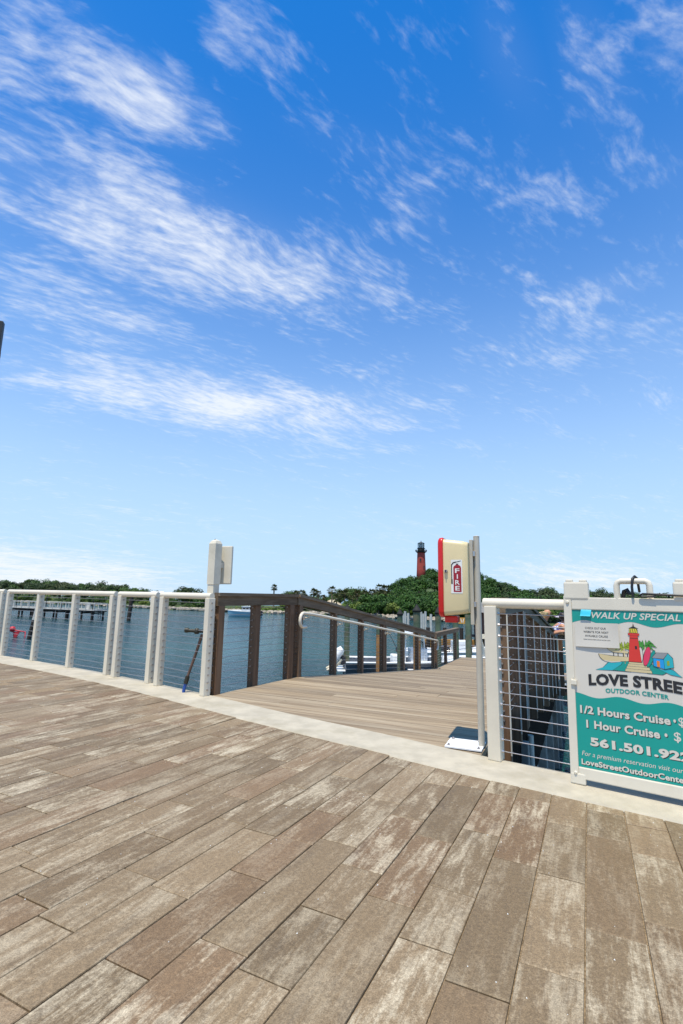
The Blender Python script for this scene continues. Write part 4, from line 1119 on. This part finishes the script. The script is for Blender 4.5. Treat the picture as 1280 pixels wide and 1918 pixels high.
# hut, amber board, timber, umbrella on the far docks
hx_, hy_ = PX(938, 36), 36.
t = thing('dock_hut', (hx_, hy_, WZ), 'red-brown timber dock hut with cream fascia and grey roof', 'hut')
for sx_, sy_ in ((-1.5, -1.2), (1.5, -1.2), (-1.5, 1.2), (1.5, 1.2)): part('hut_pile', MB().tube([(hx_ + sx_, hy_ + sy_, WZ - 1), (hx_ + sx_, hy_ + sy_, WZ + 1.6)], .15, 8), 'pile_dark', t)
part('floor', MB().box((hx_, hy_, WZ + 1.55), (3.6, 3.0, .16)), 'pile_dark', t)
n = 16
pm = None
for i in range(n):
    mbp = MB().box((hx_ - 1.6 + 3.2 * (i + .5) / n, hy_ - 1.3, WZ + 2.48), (3.2 / n - .012, .05, 1.7)); part('wall_board', mbp, 'hut_brown', t)
part('wall', MB().box((hx_, hy_ + .1, WZ + 2.48), (3.2, 2.6, 1.7)), 'hut_brown', t)
part('fascia', MB().box((hx_ - .2, hy_ - 1.62, WZ + 1.72), (3.9, .06, .30)), 'fender_cream', t)
part('roof', MB().add([(hx_ - 2, hy_ - 1.9, WZ + 3.3), (hx_ + 2, hy_ - 1.9, WZ + 3.3), (hx_ + 2, hy_ + 1.9, WZ + 3.3), (hx_ - 2, hy_ + 1.9, WZ + 3.3), (hx_ - 2, hy_, WZ + 3.95), (hx_ + 2, hy_, WZ + 3.95)], [(0, 1, 5, 4), (2, 3, 4, 5), (0, 4, 3), (1, 2, 5), (0, 3, 2, 1)]), 'roof_grey', t)
sxx, syy = PX(866, 30), 30.
t = thing('amber_board', (sxx, syy, WZ - .5), 'amber board with pale strokes hanging between two dark posts', 'board')
for dx in (-.5, .5): part('post', MB().tube([(sxx + dx, syy + .06, WZ - .5), (sxx + dx, syy + .06, .02)], .05, 8), 'pile_dark', t)
bd = part('board', MB().box((sxx, syy, -.28), (.92, .04, .36), bev=.01), 'sign_amber', t)
for i in range(5): part('stroke', MB().box((sxx - .32 + i * .12, syy - .024, -.27), (.035, .008, .22), rot=Matrix.Rotation((-.25, .25, -.2, .25, 0)[i], 3, 'Y')), 'sticker_white', bd)
t = thing('timber_bulkhead', (PX(862, 37), 37., WZ), 'amber timber bulkhead of stacked beams behind the docks', 'bulkhead')
for k in range(4): part('beam', MB().box((PX(862, 37), 37., WZ + .2 + k * .31), (5.2, .3, .29), bev=.02), 'timber_amber', t)
for k in range(5): part('upright', MB().tube([(PX(862, 37) - 2.4 + k * 1.2, 36.75, WZ - 1), (PX(862, 37) - 2.4 + k * 1.2, 36.75, WZ + 2.1)], .14, 8), 'pile_dark', t)
ux, uy = PX(1062, 21), 20.6
t = thing('umbrella', (ux, uy, WZ + .66), 'plum and white parasol on a slim pole above the floating dock', 'umbrella')
part('pole', MB().tube([(ux, uy, WZ + .66), (ux, uy, .62)], .025, 6), 'boat_white', t)
um = MB(); ub = MB(); n = 10
for i in range(n):
    a0, a1 = 2 * math.pi * i / n, 2 * math.pi * (i + 1) / n
    (um if i % 2 else ub).add([(ux, uy, .66), (ux + .75 * math.cos(a0), uy + .75 * math.sin(a0), .36), (ux + .75 * math.cos(a1), uy + .75 * math.sin(a1), .36)], [(0, 1, 2)])
part('canopy', um, 'umbrella_white', t); part('canopy', ub, 'umbrella_plum', t)
one('drain_pole', MB().tube([(2.36, 6.43, WZ - .5), (2.34, 6.40, -.56)], .035, 10), 'rail_side', 'pale plastic pipe standing in the water under the boardwalk edge', 'pipe')

# ------------------------------------------------------------------ far row of bare dock posts under the hill
for i, px_ in enumerate((757, 763, 771, 790, 797, 804, 808)):
    x, y = PX(px_, 62), 62 + (i % 3) * 1.2
    one('bare_dock_post', MB().tube([(x, y, WZ - 1), (x, y, WZ + 2.2 + .25 * (i % 2))], [.17, .15], 8), 'pier_wood', 'pale bare dock post in the row at the foot of the hill', 'post', 'pale dock posts at the foot of the hill')

# ------------------------------------------------------------------ fishing pier on the left
P0, P1 = Vector((-35.4, 75.4)), Vector((-66., 88.4)); pd = (P1 - P0).normalized(); pn = Vector((-pd.y, pd.x)); PL = (P1 - P0).length
pang = math.atan2(pd.y, pd.x); DZ = WZ + 1.42
t = thing('fishing_pier', (P0.x, P0.y, WZ), 'low fishing pier with pale rails on dark piles', 'pier')
def PP(l, w, z): p = P0 + pd * l + pn * w; return (p.x, p.y, z)
def inst(name, me, loc, rz, par):
    o = bpy.data.objects.new(name, me); COL.objects.link(o); o.parent = par; o.location = Vector(loc) - BASE[par.name]; o.rotation_euler = (0, 0, rz); return o
nb = int(PL / .3)
pm = mesh(MB().box((0, 0, 0), (.28, 2.4, .05)), 'pier_wood')
dk = part('deck_beams', fmerge(*[MB().box(PP(PL / 2, w_, DZ - .17), (PL, .10, .12), rz=pang) for w_ in (-1.05, 0, 1.05)]), 'pile_dark', t)
for i in range(nb): inst('deck_plank', pm, PP((i + .5) * PL / nb, 0, DZ), pang, t)
pil = mesh(MB().tube([(0, 0, -1.5), (0, 0, 1.25)], .14, 8), 'pile_dark'); cpm = mesh(MB().box((0, 0, 0), (.2, 2.3, .2)), 'pile_dark')
pst = mesh(MB().box((0, 0, .5), (.11, .11, 1.0)), 'pier_wood')
l = .6; i = 0
while l < PL:
    for w_ in (-1., 1.): inst('pile', pil, PP(l, w_, WZ), pang, t)
    inst('pile_cap', cpm, PP(l, 0, DZ - .39), pang, t); l += (2.1, 3.2)[i % 2]; i += 1
k = 0
while k * 1.75 < PL:
    for w_ in (-1.14, 1.14): inst('rail_post', pst, PP(.1 + k * 1.75, w_, DZ + .02), pang, t)
    k += 1
for w_ in (-1.14, 1.14):
    for z, hh in ((1.02, .10), (.12, .09)): part('rail', MB().box(PP(PL / 2, w_, DZ + z), (PL, .09, hh), rz=pang), 'pier_wood', t)
part('end_rail', fmerge(MB().box(PP(.06, 0, DZ + 1.02), (.09, 2.3, .1), rz=pang), MB().box(PP(.06, 0, DZ + .14), (.09, 2.3, .09), rz=pang)), 'pier_wood', t)
for l in (1.6, 15.2):
    la = MB()
    for w_ in (-.25, .25): la.tube([PP(l + w_, -1.25, WZ - .6), PP(l + w_, -1.25, DZ + .2)], .05, 6)
    for q in range(4): la.tube([PP(l - .25, -1.25, WZ + .1 + q * .32), PP(l + .25, -1.25, WZ + .1 + q * .32)], .035, 6)
    part('ladder', la, 'pier_wood', t)
one('bait_bin', MB().lathe(PP(3.4, -.5, DZ + .03), [(.27, 0), (.33, .85), (.36, .87), (.36, .93), (.2, 1.0)], 12), 'boat_white', 'white bin standing on the fishing pier deck', 'bin')
for l in (.7, 4.0, 7.2, 10.6, 17.5, 24.):
    x, y, z = PP(l, .9, DZ + .025)
    tt = thing('pier_lamp', (x, y, z), 'slim dark lamp post with white globe on the fishing pier', 'lamp post', 'globe lamps on the fishing pier')
    part('pole', MB().tube([(x, y, z), (x, y, z + 2.35)], [.07, .045], 8), 'iron_black', tt)
    part('globe', MB().lathe((x, y, z + 2.33), [(.08, 0), (.2, .08), (.24, .2), (.2, .33), (.06, .4)], 12), 'boat_white', tt)
one('channel_pile', MB().tube([(-31.5, 76.0, WZ - 1), (-31.2, 76.0, 1.0)], [.30, .26], 12), 'pile_dark', 'thick dark pile standing alone past the end of the fishing pier', 'pile')
t = thing('marker_pile', (-27.4, 45.1, WZ - 1), 'dark wooden pile with paler split top beside the red float', 'pile')
part('shaft', MB().tube([(-27.4, 45.1, WZ - 1), (-27.0, 45.1, -1.55)], [.19, .17], 10), 'pile_dark', t)
part('top', MB().tube([(-27.0, 45.1, -1.55), (-26.85, 45.1, -.55)], [.16, .15], 8), 'pier_wood', t)
t = thing('red_float', (-29.4, 46.9, WZ - .3), 'red float with ball and bent arm standing in the water', 'float')
part('ball', MB().lathe((-29.95, 46.9, WZ + .42), [(.02, 0), (.18, .06), (.27, .25), (.2, .45), (.02, .52)], 12), 'float_red', t)
part('fin', MB().add([(-29.85, 46.86, WZ + .45), (-29.2, 46.86, WZ + .5), (-29.7, 46.86, WZ - .4), (-29.85, 46.94, WZ + .45), (-29.2, 46.94, WZ + .5), (-29.7, 46.94, WZ - .4)], [(0, 1, 2), (3, 5, 4), (0, 3, 4, 1), (1, 4, 5, 2), (2, 5, 3, 0)]), 'float_red', t)
part('arm', MB().tube([(-29.85, 46.9, WZ + .6), (-28.75, 46.9, WZ + .45), (-28.72, 46.9, WZ - .4)], .06, 6), 'float_red', t)
one('pile_stub', MB().box((2.07, 5.96, (WZ - 1 - .52) / 2), (.16, .16, -.52 - WZ + 1), rz=math.radians(65), bev=.01), 'pile_concrete', 'grey concrete pile beside the boardwalk skirt', 'pile')

# ------------------------------------------------------------------ far shore: low spit in the middle, wooded hill on the right
def interp(tab, x):
    if x <= tab[0][0]: return tab[0][1]
    for (a, b), (c, d) in zip(tab, tab[1:]):
        if x <= c: return b + (d - b) * (x - a) / (c - a)
    return tab[-1][1]
SHORE = [(-400, 260), (-100, 195), (20, 172), (300, 129), (450, 117), (520, 112), (645, 112), (760, 97), (850, 90), (1000, 84), (1280, 78), (1600, 74)]
RIDGE = [(-400, 310), (20, 215), (300, 165), (395, 140), (410, 130), (535, 126), (550, 150), (690, 175), (740, 260), (800, 300), (900, 300), (1000, 230), (1280, 190), (1600, 170)]
TOPS = [(-400, 1070), (0, 1079), (40, 1084), (80, 1079), (120, 1084), (150, 1089), (190, 1085), (215, 1093), (250, 1092), (290, 1101), (325, 1101), (345, 1099), (365, 1095), (385, 1101), (396, 1118), (410, 1134), (530, 1134), (540, 1110), (552, 1103), (580, 1109), (610, 1115), (635, 1112), (655, 1101), (675, 1101), (690, 1111), (705, 1111), (728, 1096), (745, 1084), (780, 1072), (810, 1064), (840, 1060), (870, 1060), (905, 1073), (930, 1081), (950, 1089), (975, 1099), (1000, 1102), (1020, 1096), (1040, 1101), (1060, 1105), (1090, 1104), (1120, 1099), (1150, 1108), (1200, 1106), (1250, 1110), (1290, 1108), (1600, 1112)]
def hor(px): return 1115.3 + .0181 * (px - 640)
def up_z(px, y, Y): return 1.07 + (hor(px) - y) / 934 * Y / (math.cos(TH) - (hor(px) - 959) / 934 * math.sin(TH) * 0) * math.cos(TH)
def gx_(px, Y): return (px - 640) / 934 * Y * .9835 * 1.01
def canopy(px, f): return 1140 + (interp(TOPS, px) - 1140) * (f * f * (3 - 2 * f)) ** .8 if f > 0 else 1140
def ground(px, Y):
    s, r = interp(SHORE, px), interp(RIDGE, px); f = max(0, min(1, (Y - s) / (r - s)))
    g = up_z(px, canopy(px, f), Y) - 7.2
    g = max(WZ + .55 + .5 * min(1, (Y - s) / 12), g)
    if Y > r + 15: g = min(g, WZ + .8 + (g - WZ - .8) * max(0, 1 - (Y - r - 15) / 90))
    return g
mb = MB(); cols = list(range(-420, 1610, 12)); rows = 26
vs = []
for px_ in cols:
    s, r = interp(SHORE, px_), interp(RIDGE, px_)
    jit = R.uniform(-1.2, 1.2)
    vs.append((gx_(px_, s - 1.5 + jit), s - 1.5 + jit, WZ - .5))
    for j in range(rows):
        f = j / (rows - 1) * 1.6; Y = s + jit + (r - s) * f if r - s > 30 else s + jit + (r - s + 14) * f * .7
        vs.append((gx_(px_, Y), Y, ground(px_, Y) if j else WZ + .25))
    vs.append((gx_(px_, Y + 8), Y + 8, WZ - 1.))
n = rows + 2
mb.add(vs, [(i * n + j, i * n + j + 1, (i + 1) * n + j + 1, (i + 1) * n + j) for i in range(len(cols) - 1) for j in range(n - 1)], True)
struct('far_shore', mb, 'land')
# sandy clearing
mb = MB(); pts = []
for i in range(13):
    px_ = 606 + i * 3.4
    for j in range(5):
        Y = 128 + j * 3.6; pts.append((gx_(px_, Y), Y, ground(px_, Y) + .25 + .45 * j * math.sin(i / 12 * math.pi)))
mb.add(pts, [(i * 5 + j, (i + 1) * 5 + j, (i + 1) * 5 + j + 1, i * 5 + j + 1) for i in range(12) for j in range(4)], True)
struct('sand_bank', mb, 'sand')
# rocks along the water line (too many and too small to pick apart)
mb = MB()
def rock(c, r):
    vs = []; a = R.random() * 6
    prof = [(0, -.6), (.8, -.35), (1, .1), (.55, .6)]
    for (rr, z) in prof[1:]:
        for k in range(5): an = a + k * 2 * math.pi / 5; q = r * rr * R.uniform(.75, 1.2); vs.append((c[0] + q * math.cos(an), c[1] + q * math.sin(an), c[2] + r * z * R.uniform(.8, 1.2)))
    vs.append((c[0], c[1], c[2] + r * .75))
    fs = [(i * 5 + k, i * 5 + (k + 1) % 5, i * 5 + 5 + (k + 1) % 5, i * 5 + 5 + k) for i in range(2) for k in range(5)] + [(10 + k, 10 + (k + 1) % 5, 15) for k in range(5)]
    mb.add(vs, fs)
px_ = -40.
while px_ < 900:
    s = interp(SHORE, px_)
    for q in range(2): Y = s + R.uniform(-1.6, .6); rock((gx_(px_, Y), Y, WZ + .15 + .25 * q), R.uniform(.25, .6))
    px_ += R.uniform(1.6, 3.4)
o = struct('shore_rocks', mb, 'rock', 'stuff'); o['label'] = 'pale boulders along the far water line'; o['category'] = 'rocks'

# ------------------------------------------------------------------ lighthouse
LY = 305.; LX = gx_(791.7, LY); LZ = ground(791.7, 296) - 1.
def lz(y): return 1.07 + (1118.05 - y) * LY / 934 * 1.0
t = thing('lighthouse', (LX, LY, LZ), 'red brick lighthouse with black gallery and glazed lantern on the wooded hill', 'lighthouse')
k = LY / 934
tw = part('tower', MB().lathe((LX, LY, 0), [(3.3, LZ - 2), (2.72, lz(1068)), (2.34, lz(1036.5)), (2.34, lz(1035.5))], 32), 'brick_red', t)
for y0, a in ((1050.3, -108), (1064, -60)):
    z = lz(y0); r = 2.46; an = math.radians(a)
    w = part('window', MB().box((LX + r * math.cos(an), LY + r * math.sin(an), z), (.45, .95, 1.55), rz=an), 'window_dark', tw)
    part('sill', MB().box((LX + (r + .05) * math.cos(an), LY + (r + .05) * math.sin(an), z - .86), (.55, 1.1, .14), rz=an), 'brick_red', w)
part('gallery', MB().lathe((LX, LY, 0), [(2.36, lz(1037)), (2.9, lz(1036)), (3.3, lz(1035.3)), (3.3, lz(1034.7)), (2.3, lz(1034.7))], 32), 'iron_black', t)
gr = MB()
for i in range(24):
    an = 2 * math.pi * i / 24; gr.tube([(LX + 3.15 * math.cos(an), LY + 3.15 * math.sin(an), lz(1035)), (LX + 3.45 * math.cos(an), LY + 3.45 * math.sin(an), lz(1033.5)), (LX + 3.5 * math.cos(an), LY + 3.5 * math.sin(an), lz(1031.4))], .09, 5)
for y0 in (1031.5, 1033): gr.tube([(LX + 3.48 * math.cos(2 * math.pi * i / 24), LY + 3.48 * math.sin(2 * math.pi * i / 24), lz(y0)) for i in range(25)], .09, 5)
part('gallery_railing', gr, 'iron_black', t)
part('watch_room', MB().lathe((LX, LY, 0), [(2.1, lz(1034.8)), (2.0, lz(1029.5)), (2.55, lz(1028.6)), (2.55, lz(1028)), (1.9, lz(1027.9))], 24), 'iron_black', t)
ln = part('lantern_glass', MB().lathe((LX, LY, 0), [(1.88, lz(1027.9)), (1.88, lz(1019.2))], 16), 'glass_lantern', t)
br = MB(); r = 1.95
for i in range(12):
    an = 2 * math.pi * (i + .5) / 12; br.tube([(LX + r * math.cos(an), LY + r * math.sin(an), lz(1028)), (LX + r * math.cos(an), LY + r * math.sin(an), lz(1019))], .085, 5)
for y0 in (1019.3, 1022.2, 1025.): br.tube([(LX + r * math.cos(2 * math.pi * i / 24), LY + r * math.sin(2 * math.pi * i / 24), lz(y0)) for i in range(25)], .085, 5)
part('glazing_bars', br, 'iron_black', ln)
part('lens', MB().lathe((LX, LY, 0), [(.5, lz(1027.8)), (.9, lz(1025)), (.9, lz(1022)), (.4, lz(1020))], 12), 'boat_white', t)
rf = part('roof', MB().lathe((LX, LY, 0), [(2.15, lz(1019.2)), (2.15, lz(1018.5)), (1.1, lz(1017.3)), (.35, lz(1016.6)), (.32, lz(1015.6)), (.12, lz(1014.8)), (.1, lz(1013.4))], 20), 'iron_black', t)

# ------------------------------------------------------------------ trees
def crown_mesh(seed, mat, nb=16, per=110, leaf=.15, flat=.78):
    r_ = random.Random(seed); mb = MB(); blobs = []
    for i in range(nb):
        while True:
            p = Vector((r_.uniform(-1, 1), r_.uniform(-1, 1), r_.uniform(-.75, 1)))
            if p.length < .85: break
        blobs.append((Vector((p.x * .8, p.y * .8, p.z * .62 * flat)), r_.uniform(.24, .44), r_.random()))
    for c, br_, tn in blobs:
        for k in range(per):
            d = Vector((r_.gauss(0, 1), r_.gauss(0, 1), r_.gauss(.25, 1))).normalized()
            p = c + Vector((d.x, d.y, d.z * .8)) * br_ * (r_.random() ** .35)
            nrm = (d + Vector((r_.uniform(-.6, .6), r_.uniform(-.6, .6), r_.uniform(-.2, .8)))).normalized()
            a = nrm.cross(Vector((r_.uniform(-1, 1), r_.uniform(-1, 1), .3))).normalized(); b = nrm.cross(a)
            l = leaf * r_.uniform(.6, 1.25); w = l * .55
            mb.add([p - a * l * .5, p + b * w * .5, p + a * l * .5, p - b * w * .5], [(0, 1, 2, 3)], False, max(0, min(1, tn * .55 + r_.random() * .45)))
    return mesh(mb, mat, fix=False)
def trunk_mesh(seed):
    r_ = random.Random(seed); mb = MB().tube([(0, 0, -1.35), (.03, 0, -.6), (0, .03, -.15)], [.085, .065, .05], 7)
    for i in range(5):
        a = i * 1.256 + r_.random(); mb.tube([(0, 0, -.5 + .07 * i), (.3 * math.cos(a), .3 * math.sin(a), -.1 + .05 * i), (.5 * math.cos(a), .5 * math.sin(a), .2 + .05 * i)], [.04, .026, .012], 5)
    return mesh(mb, 'trunk_bark')
CR = {m_: [crown_mesh(s + 31 * i, m_) for s in range(4)] for i, m_ in enumerate(('leaf_broad', 'leaf_hill', 'leaf_dark', 'leaf_shrub'))}
TR = [trunk_mesh(s) for s in range(3)]
def tree(px_, Y, r, top, mat, label, group, name='broadleaf_tree', cat='tree'):
    """r: crown radius; top: height of the crown top"""
    x = gx_(px_, Y); g = ground(px_, Y); zs = r * R.uniform(.85, 1.1); zc_ = top - zs * .66
    t = thing(name, (x, Y, g), label, cat, group)
    c = bpy.data.objects.new('crown', R.choice(CR[mat])); COL.objects.link(c); c.parent = t
    c.location = (0, 0, zc_ - g); c.scale = (r, r, zs); c.rotation_euler = (0, 0, R.uniform(0, 6.28))
    k = bpy.data.objects.new('trunk', R.choice(TR)); COL.objects.link(k); k.parent = t
    k.location = (0, 0, zc_ - g); hh = max(.5, (zc_ - g) / 1.25); k.scale = (r * .8, r * .8, hh); k.rotation_euler = (0, 0, R.uniform(0, 6.28))
# hill and right-hand shore, row behind row
for f, r0, st in ((.0, 2.2, .95), (.07, 2.9, 1.0), (.17, 3.3, 1.0), (.30, 3.8, 1.0), (.46, 4.2, 1.0), (.62, 4.6, .98), (.80, 4.9, .95), (.97, 4.7, .9)):
    px_ = 722 if f > .2 else 690
    while px_ < 1330:
        s, r_ = interp(SHORE, px_), interp(RIDGE, px_); Y = s + 3 + (r_ - s) * (f + R.uniform(-.04, .04)); rr = r0 * R.uniform(.8, 1.25)
        yt = canopy(px_, max(.02, (Y - s) / (r_ - s))) if f < .9 else interp(TOPS, px_)
        top = up_z(px_, yt + R.uniform(-1.5, 4), Y)
        g = ground(px_, Y); top = max(top, g + (2.2 if f < .05 else 3.4) + R.random())
        right = px_ > 925
        if not (775 < px_ < 806 and f > .9): tree(px_, Y, rr, top, 'leaf_dark' if right and R.random() < .55 else 'leaf_hill', 'broadleaf tree with dark mixed crown on the shore right of the hill' if right else 'bright green broadleaf tree on the slopes of the lighthouse hill', 'trees on the right-hand shore' if right else 'trees on the lighthouse hill')
        px_ += rr / Y * 934 * st * R.uniform(.8, 1.2)
# dark tree line on the left
for f, r0, st in ((.35, 3.0, 1.3), (.65, 3.6, 1.1), (.95, 3.9, .95)):
    px_ = -110
    while px_ < 396:
        s, r_ = interp(SHORE, px_), interp(RIDGE, px_); Y = s + (r_ - s) * (f + R.uniform(-.08, .08)); rr = r0 * R.uniform(.75, 1.3)
        yt = interp(TOPS, px_) + (1 - f) * 16 + R.uniform(-2, 5); top = max(up_z(px_, yt, Y), ground(px_, Y) + 3)
        if not 312 < px_ < 340 or f < .6: tree(px_, Y, rr, top, R.choice(['leaf_dark', 'leaf_dark', 'leaf_broad']), 'dark broadleaf tree in the tree line behind the fishing pier', 'tree line behind the fishing pier')
        px_ += rr / Y * 934 * st * R.uniform(.8, 1.25)
# middle: rounded trees and shrubs between the palms
for px_, Y, r, yt in ((541, 140, 2.4, 1109), (551, 142, 2.8, 1102), (562, 139, 2.3, 1109), (649, 158, 3.6, 1101), (660, 160, 4.2, 1097), (673, 162, 4.4, 1097), (684, 158, 3.4, 1106), (694, 150, 2.6, 1113), (636, 150, 2.4, 1114), (583, 150, 2.0, 1114), (705, 140, 2.8, 1115), (718, 150, 3.2, 1112), (728, 170, 3.6, 1102), (536, 150, 2.0, 1112), (571, 152, 2.6, 1111), (594, 155, 2.6, 1112), (606, 150, 2.2, 1116), (617, 158, 2.2, 1115), (628, 160, 2.6, 1110), (641, 164, 3.0, 1106), (667, 140, 2.6, 1112), (679, 145, 2.8, 1112), (690, 165, 3.4, 1107), (702, 160, 3.2, 1108), (712, 168, 3.6, 1104), (722, 160, 3.2, 1106), (734, 150, 3.4, 1106)):
    tree(px_, Y, r, up_z(px_, yt, Y), 'leaf_broad', 'rounded tree among the palms on the far shore', 'rounded trees among the palms')
px_ = 396.
while px_ < 700:
    Y = interp(SHORE, px_) + R.uniform(2, 9); spit = px_ < 536
    r = R.uniform(1.0, 1.8); yt = R.uniform(1132, 1139) if spit else R.uniform(1121, 1134)
    if not 608 < px_ < 645 or yt > 1130: tree(px_, Y, r, up_z(px_, yt, Y), 'leaf_shrub' if R.random() < (.8 if spit else .35) else 'leaf_broad', 'low yellow-green shrub on the bare spit behind the cabin boat' if spit else 'low green shrub along the shore below the palms', 'shrubs on the spit' if spit else 'shrubs below the palms', 'shore_shrub', 'shrub')
    px_ += R.uniform(2.6, 5)
px_ = -60.
while px_ < 396:
    Y = interp(SHORE, px_) + R.uniform(3, 12); r = R.uniform(1.5, 2.6)
    tree(px_, Y, r, up_z(px_, interp([(0, 1112), (300, 1122), (396, 1130)], px_) + R.uniform(-4, 6), Y), 'leaf_broad' if R.random() < .7 else 'leaf_shrub', 'low green shrub on the bank under the dark tree line', 'shrubs under the tree line', 'shore_shrub', 'shrub')
    px_ += R.uniform(9, 15)
px_ = 688.
while px_ < 1100:
    Y = interp(SHORE, px_) + R.uniform(.5, 5); r = R.uniform(1.3, 2.2)
    tree(px_, Y, r, ground(px_, Y) + R.uniform(1.6, 2.8), 'leaf_hill' if R.random() < .75 else 'leaf_shrub', 'low dense shrub at the water edge below the lighthouse hill', 'shrubs below the hill', 'shore_shrub', 'shrub')
    px_ += R.uniform(6, 11)
# palms
def palm_crown(seed):
    r_ = random.Random(seed); mb = MB()
    for i in range(44):
        a = r_.uniform(0, 6.283); e = r_.uniform(-.9, 1.35); L = r_.uniform(.8, 1.05); tn = max(0, min(1, (.25 if e < -.2 else .6) + r_.uniform(-.25, .4)))
        d = Vector((math.cos(a) * math.cos(e), math.sin(a) * math.cos(e), math.sin(e))); side = Vector((-math.sin(a), math.cos(a), 0)); upv = side.cross(d)
        hub = d * L * .45
        for k in range(7):
            b = (k - 3) / 3 * 1.15; dd = (d * math.cos(b) + side * math.sin(b)).normalized(); ln_ = L * .58 * (1 - .12 * abs(k - 3))
            tip = hub + dd * ln_ - Vector((0, 0, .22 * ln_)); w = side * math.cos(b) - d * math.sin(b); mid = hub + dd * ln_ * .5
            mb.add([hub, mid + w * .05, tip, mid - w * .05], [(0, 1, 2, 3)], False, tn)
        mb.add([Vector((0, 0, 0)), hub + side * .012, hub - side * .012], [(0, 1, 2)], False, tn)
    return mesh(mb, 'leaf_palm', fix=False)
PC = [palm_crown(s) for s in range(3)]
PT = mesh(MB().tube([(0, 0, 0), (.01, 0, .3), (0, .01, .7), (0, 0, 1)], [1.15, .95, .9, 1.], 8), 'palm_trunk')
for px_, Y, r, yt, lone in ((517, 118, 1.15, 1094, 1), (558, 132, 1.3, 1105, 0), (570, 134, 1.5, 1104, 0), (577, 130, 1.3, 1112, 0), (591, 138, 1.7, 1101, 0), (599, 140, 1.4, 1105, 0), (609, 142, 1.2, 1113, 0), (625, 134, 1.8, 1097, 0), (634, 128, 1.6, 1112, 0), (649, 134, 1.9, 1102, 0), (663, 132, 1.4, 1113, 0), (672, 136, 1.6, 1104, 0), (681, 134, 1.3, 1111, 0), (700, 140, 1.9, 1102, 0), (714, 150, 2.0, 1093, 0), (724, 150, 2.1, 1094, 0), (711, 136, 1.8, 1107, 0), (722, 134, 1.6, 1110, 0), (640, 150, 1.5, 1104, 0), (686, 142, 1.4, 1104, 0)):
    x = gx_(px_, Y); g = ground(px_, Y); top = up_z(px_, yt, Y); zc_ = top - r * .8
    t = thing('cabbage_palm', (x, Y, g), 'lone cabbage palm standing on the spit above the cabin boat' if lone else 'cabbage palm with round olive crown on the far shore', 'palm tree', None if lone else 'cabbage palms on the far shore')
    c = bpy.data.objects.new('crown', R.choice(PC)); COL.objects.link(c); c.parent = t; c.location = (0, 0, zc_ - g); c.scale = (r, r, r * .95); c.rotation_euler = (0, 0, R.uniform(0, 6))
    k = bpy.data.objects.new('trunk', PT); COL.objects.link(k); k.parent = t; k.scale = (.17, .17, zc_ - g)
# small white cottage and boathouse stairs on the left bank
cx, cy = gx_(319, 150), 142.; cz = ground(319, 142)
t = thing('shore_cottage', (cx, cy, cz), 'small white cottage with pale roof below the tree line', 'house')
part('wall', MB().box((cx, cy, cz + 1.2), (3.2, 3.0, 2.6)), 'boat_white', t)
part('roof', MB().add([(cx - 1.9, cy - 1.8, cz + 2.45), (cx + 1.9, cy - 1.8, cz + 2.45), (cx + 1.9, cy + 1.8, cz + 2.45), (cx - 1.9, cy + 1.8, cz + 2.45), (cx - 1.9, cy, cz + 3.4), (cx + 1.9, cy, cz + 3.4)], [(0, 1, 5, 4), (2, 3, 4, 5), (0, 4, 3), (1, 2, 5), (0, 3, 2, 1)]), 'dock_white', t)
part('window', MB().box((cx - .6, cy - 1.52, cz + 1.5), (.7, .06, .8)), 'window_dark', t)
part('door', MB().box((cx + .8, cy - 1.52, cz + .95), (.8, .06, 1.8)), 'window_dark', t)
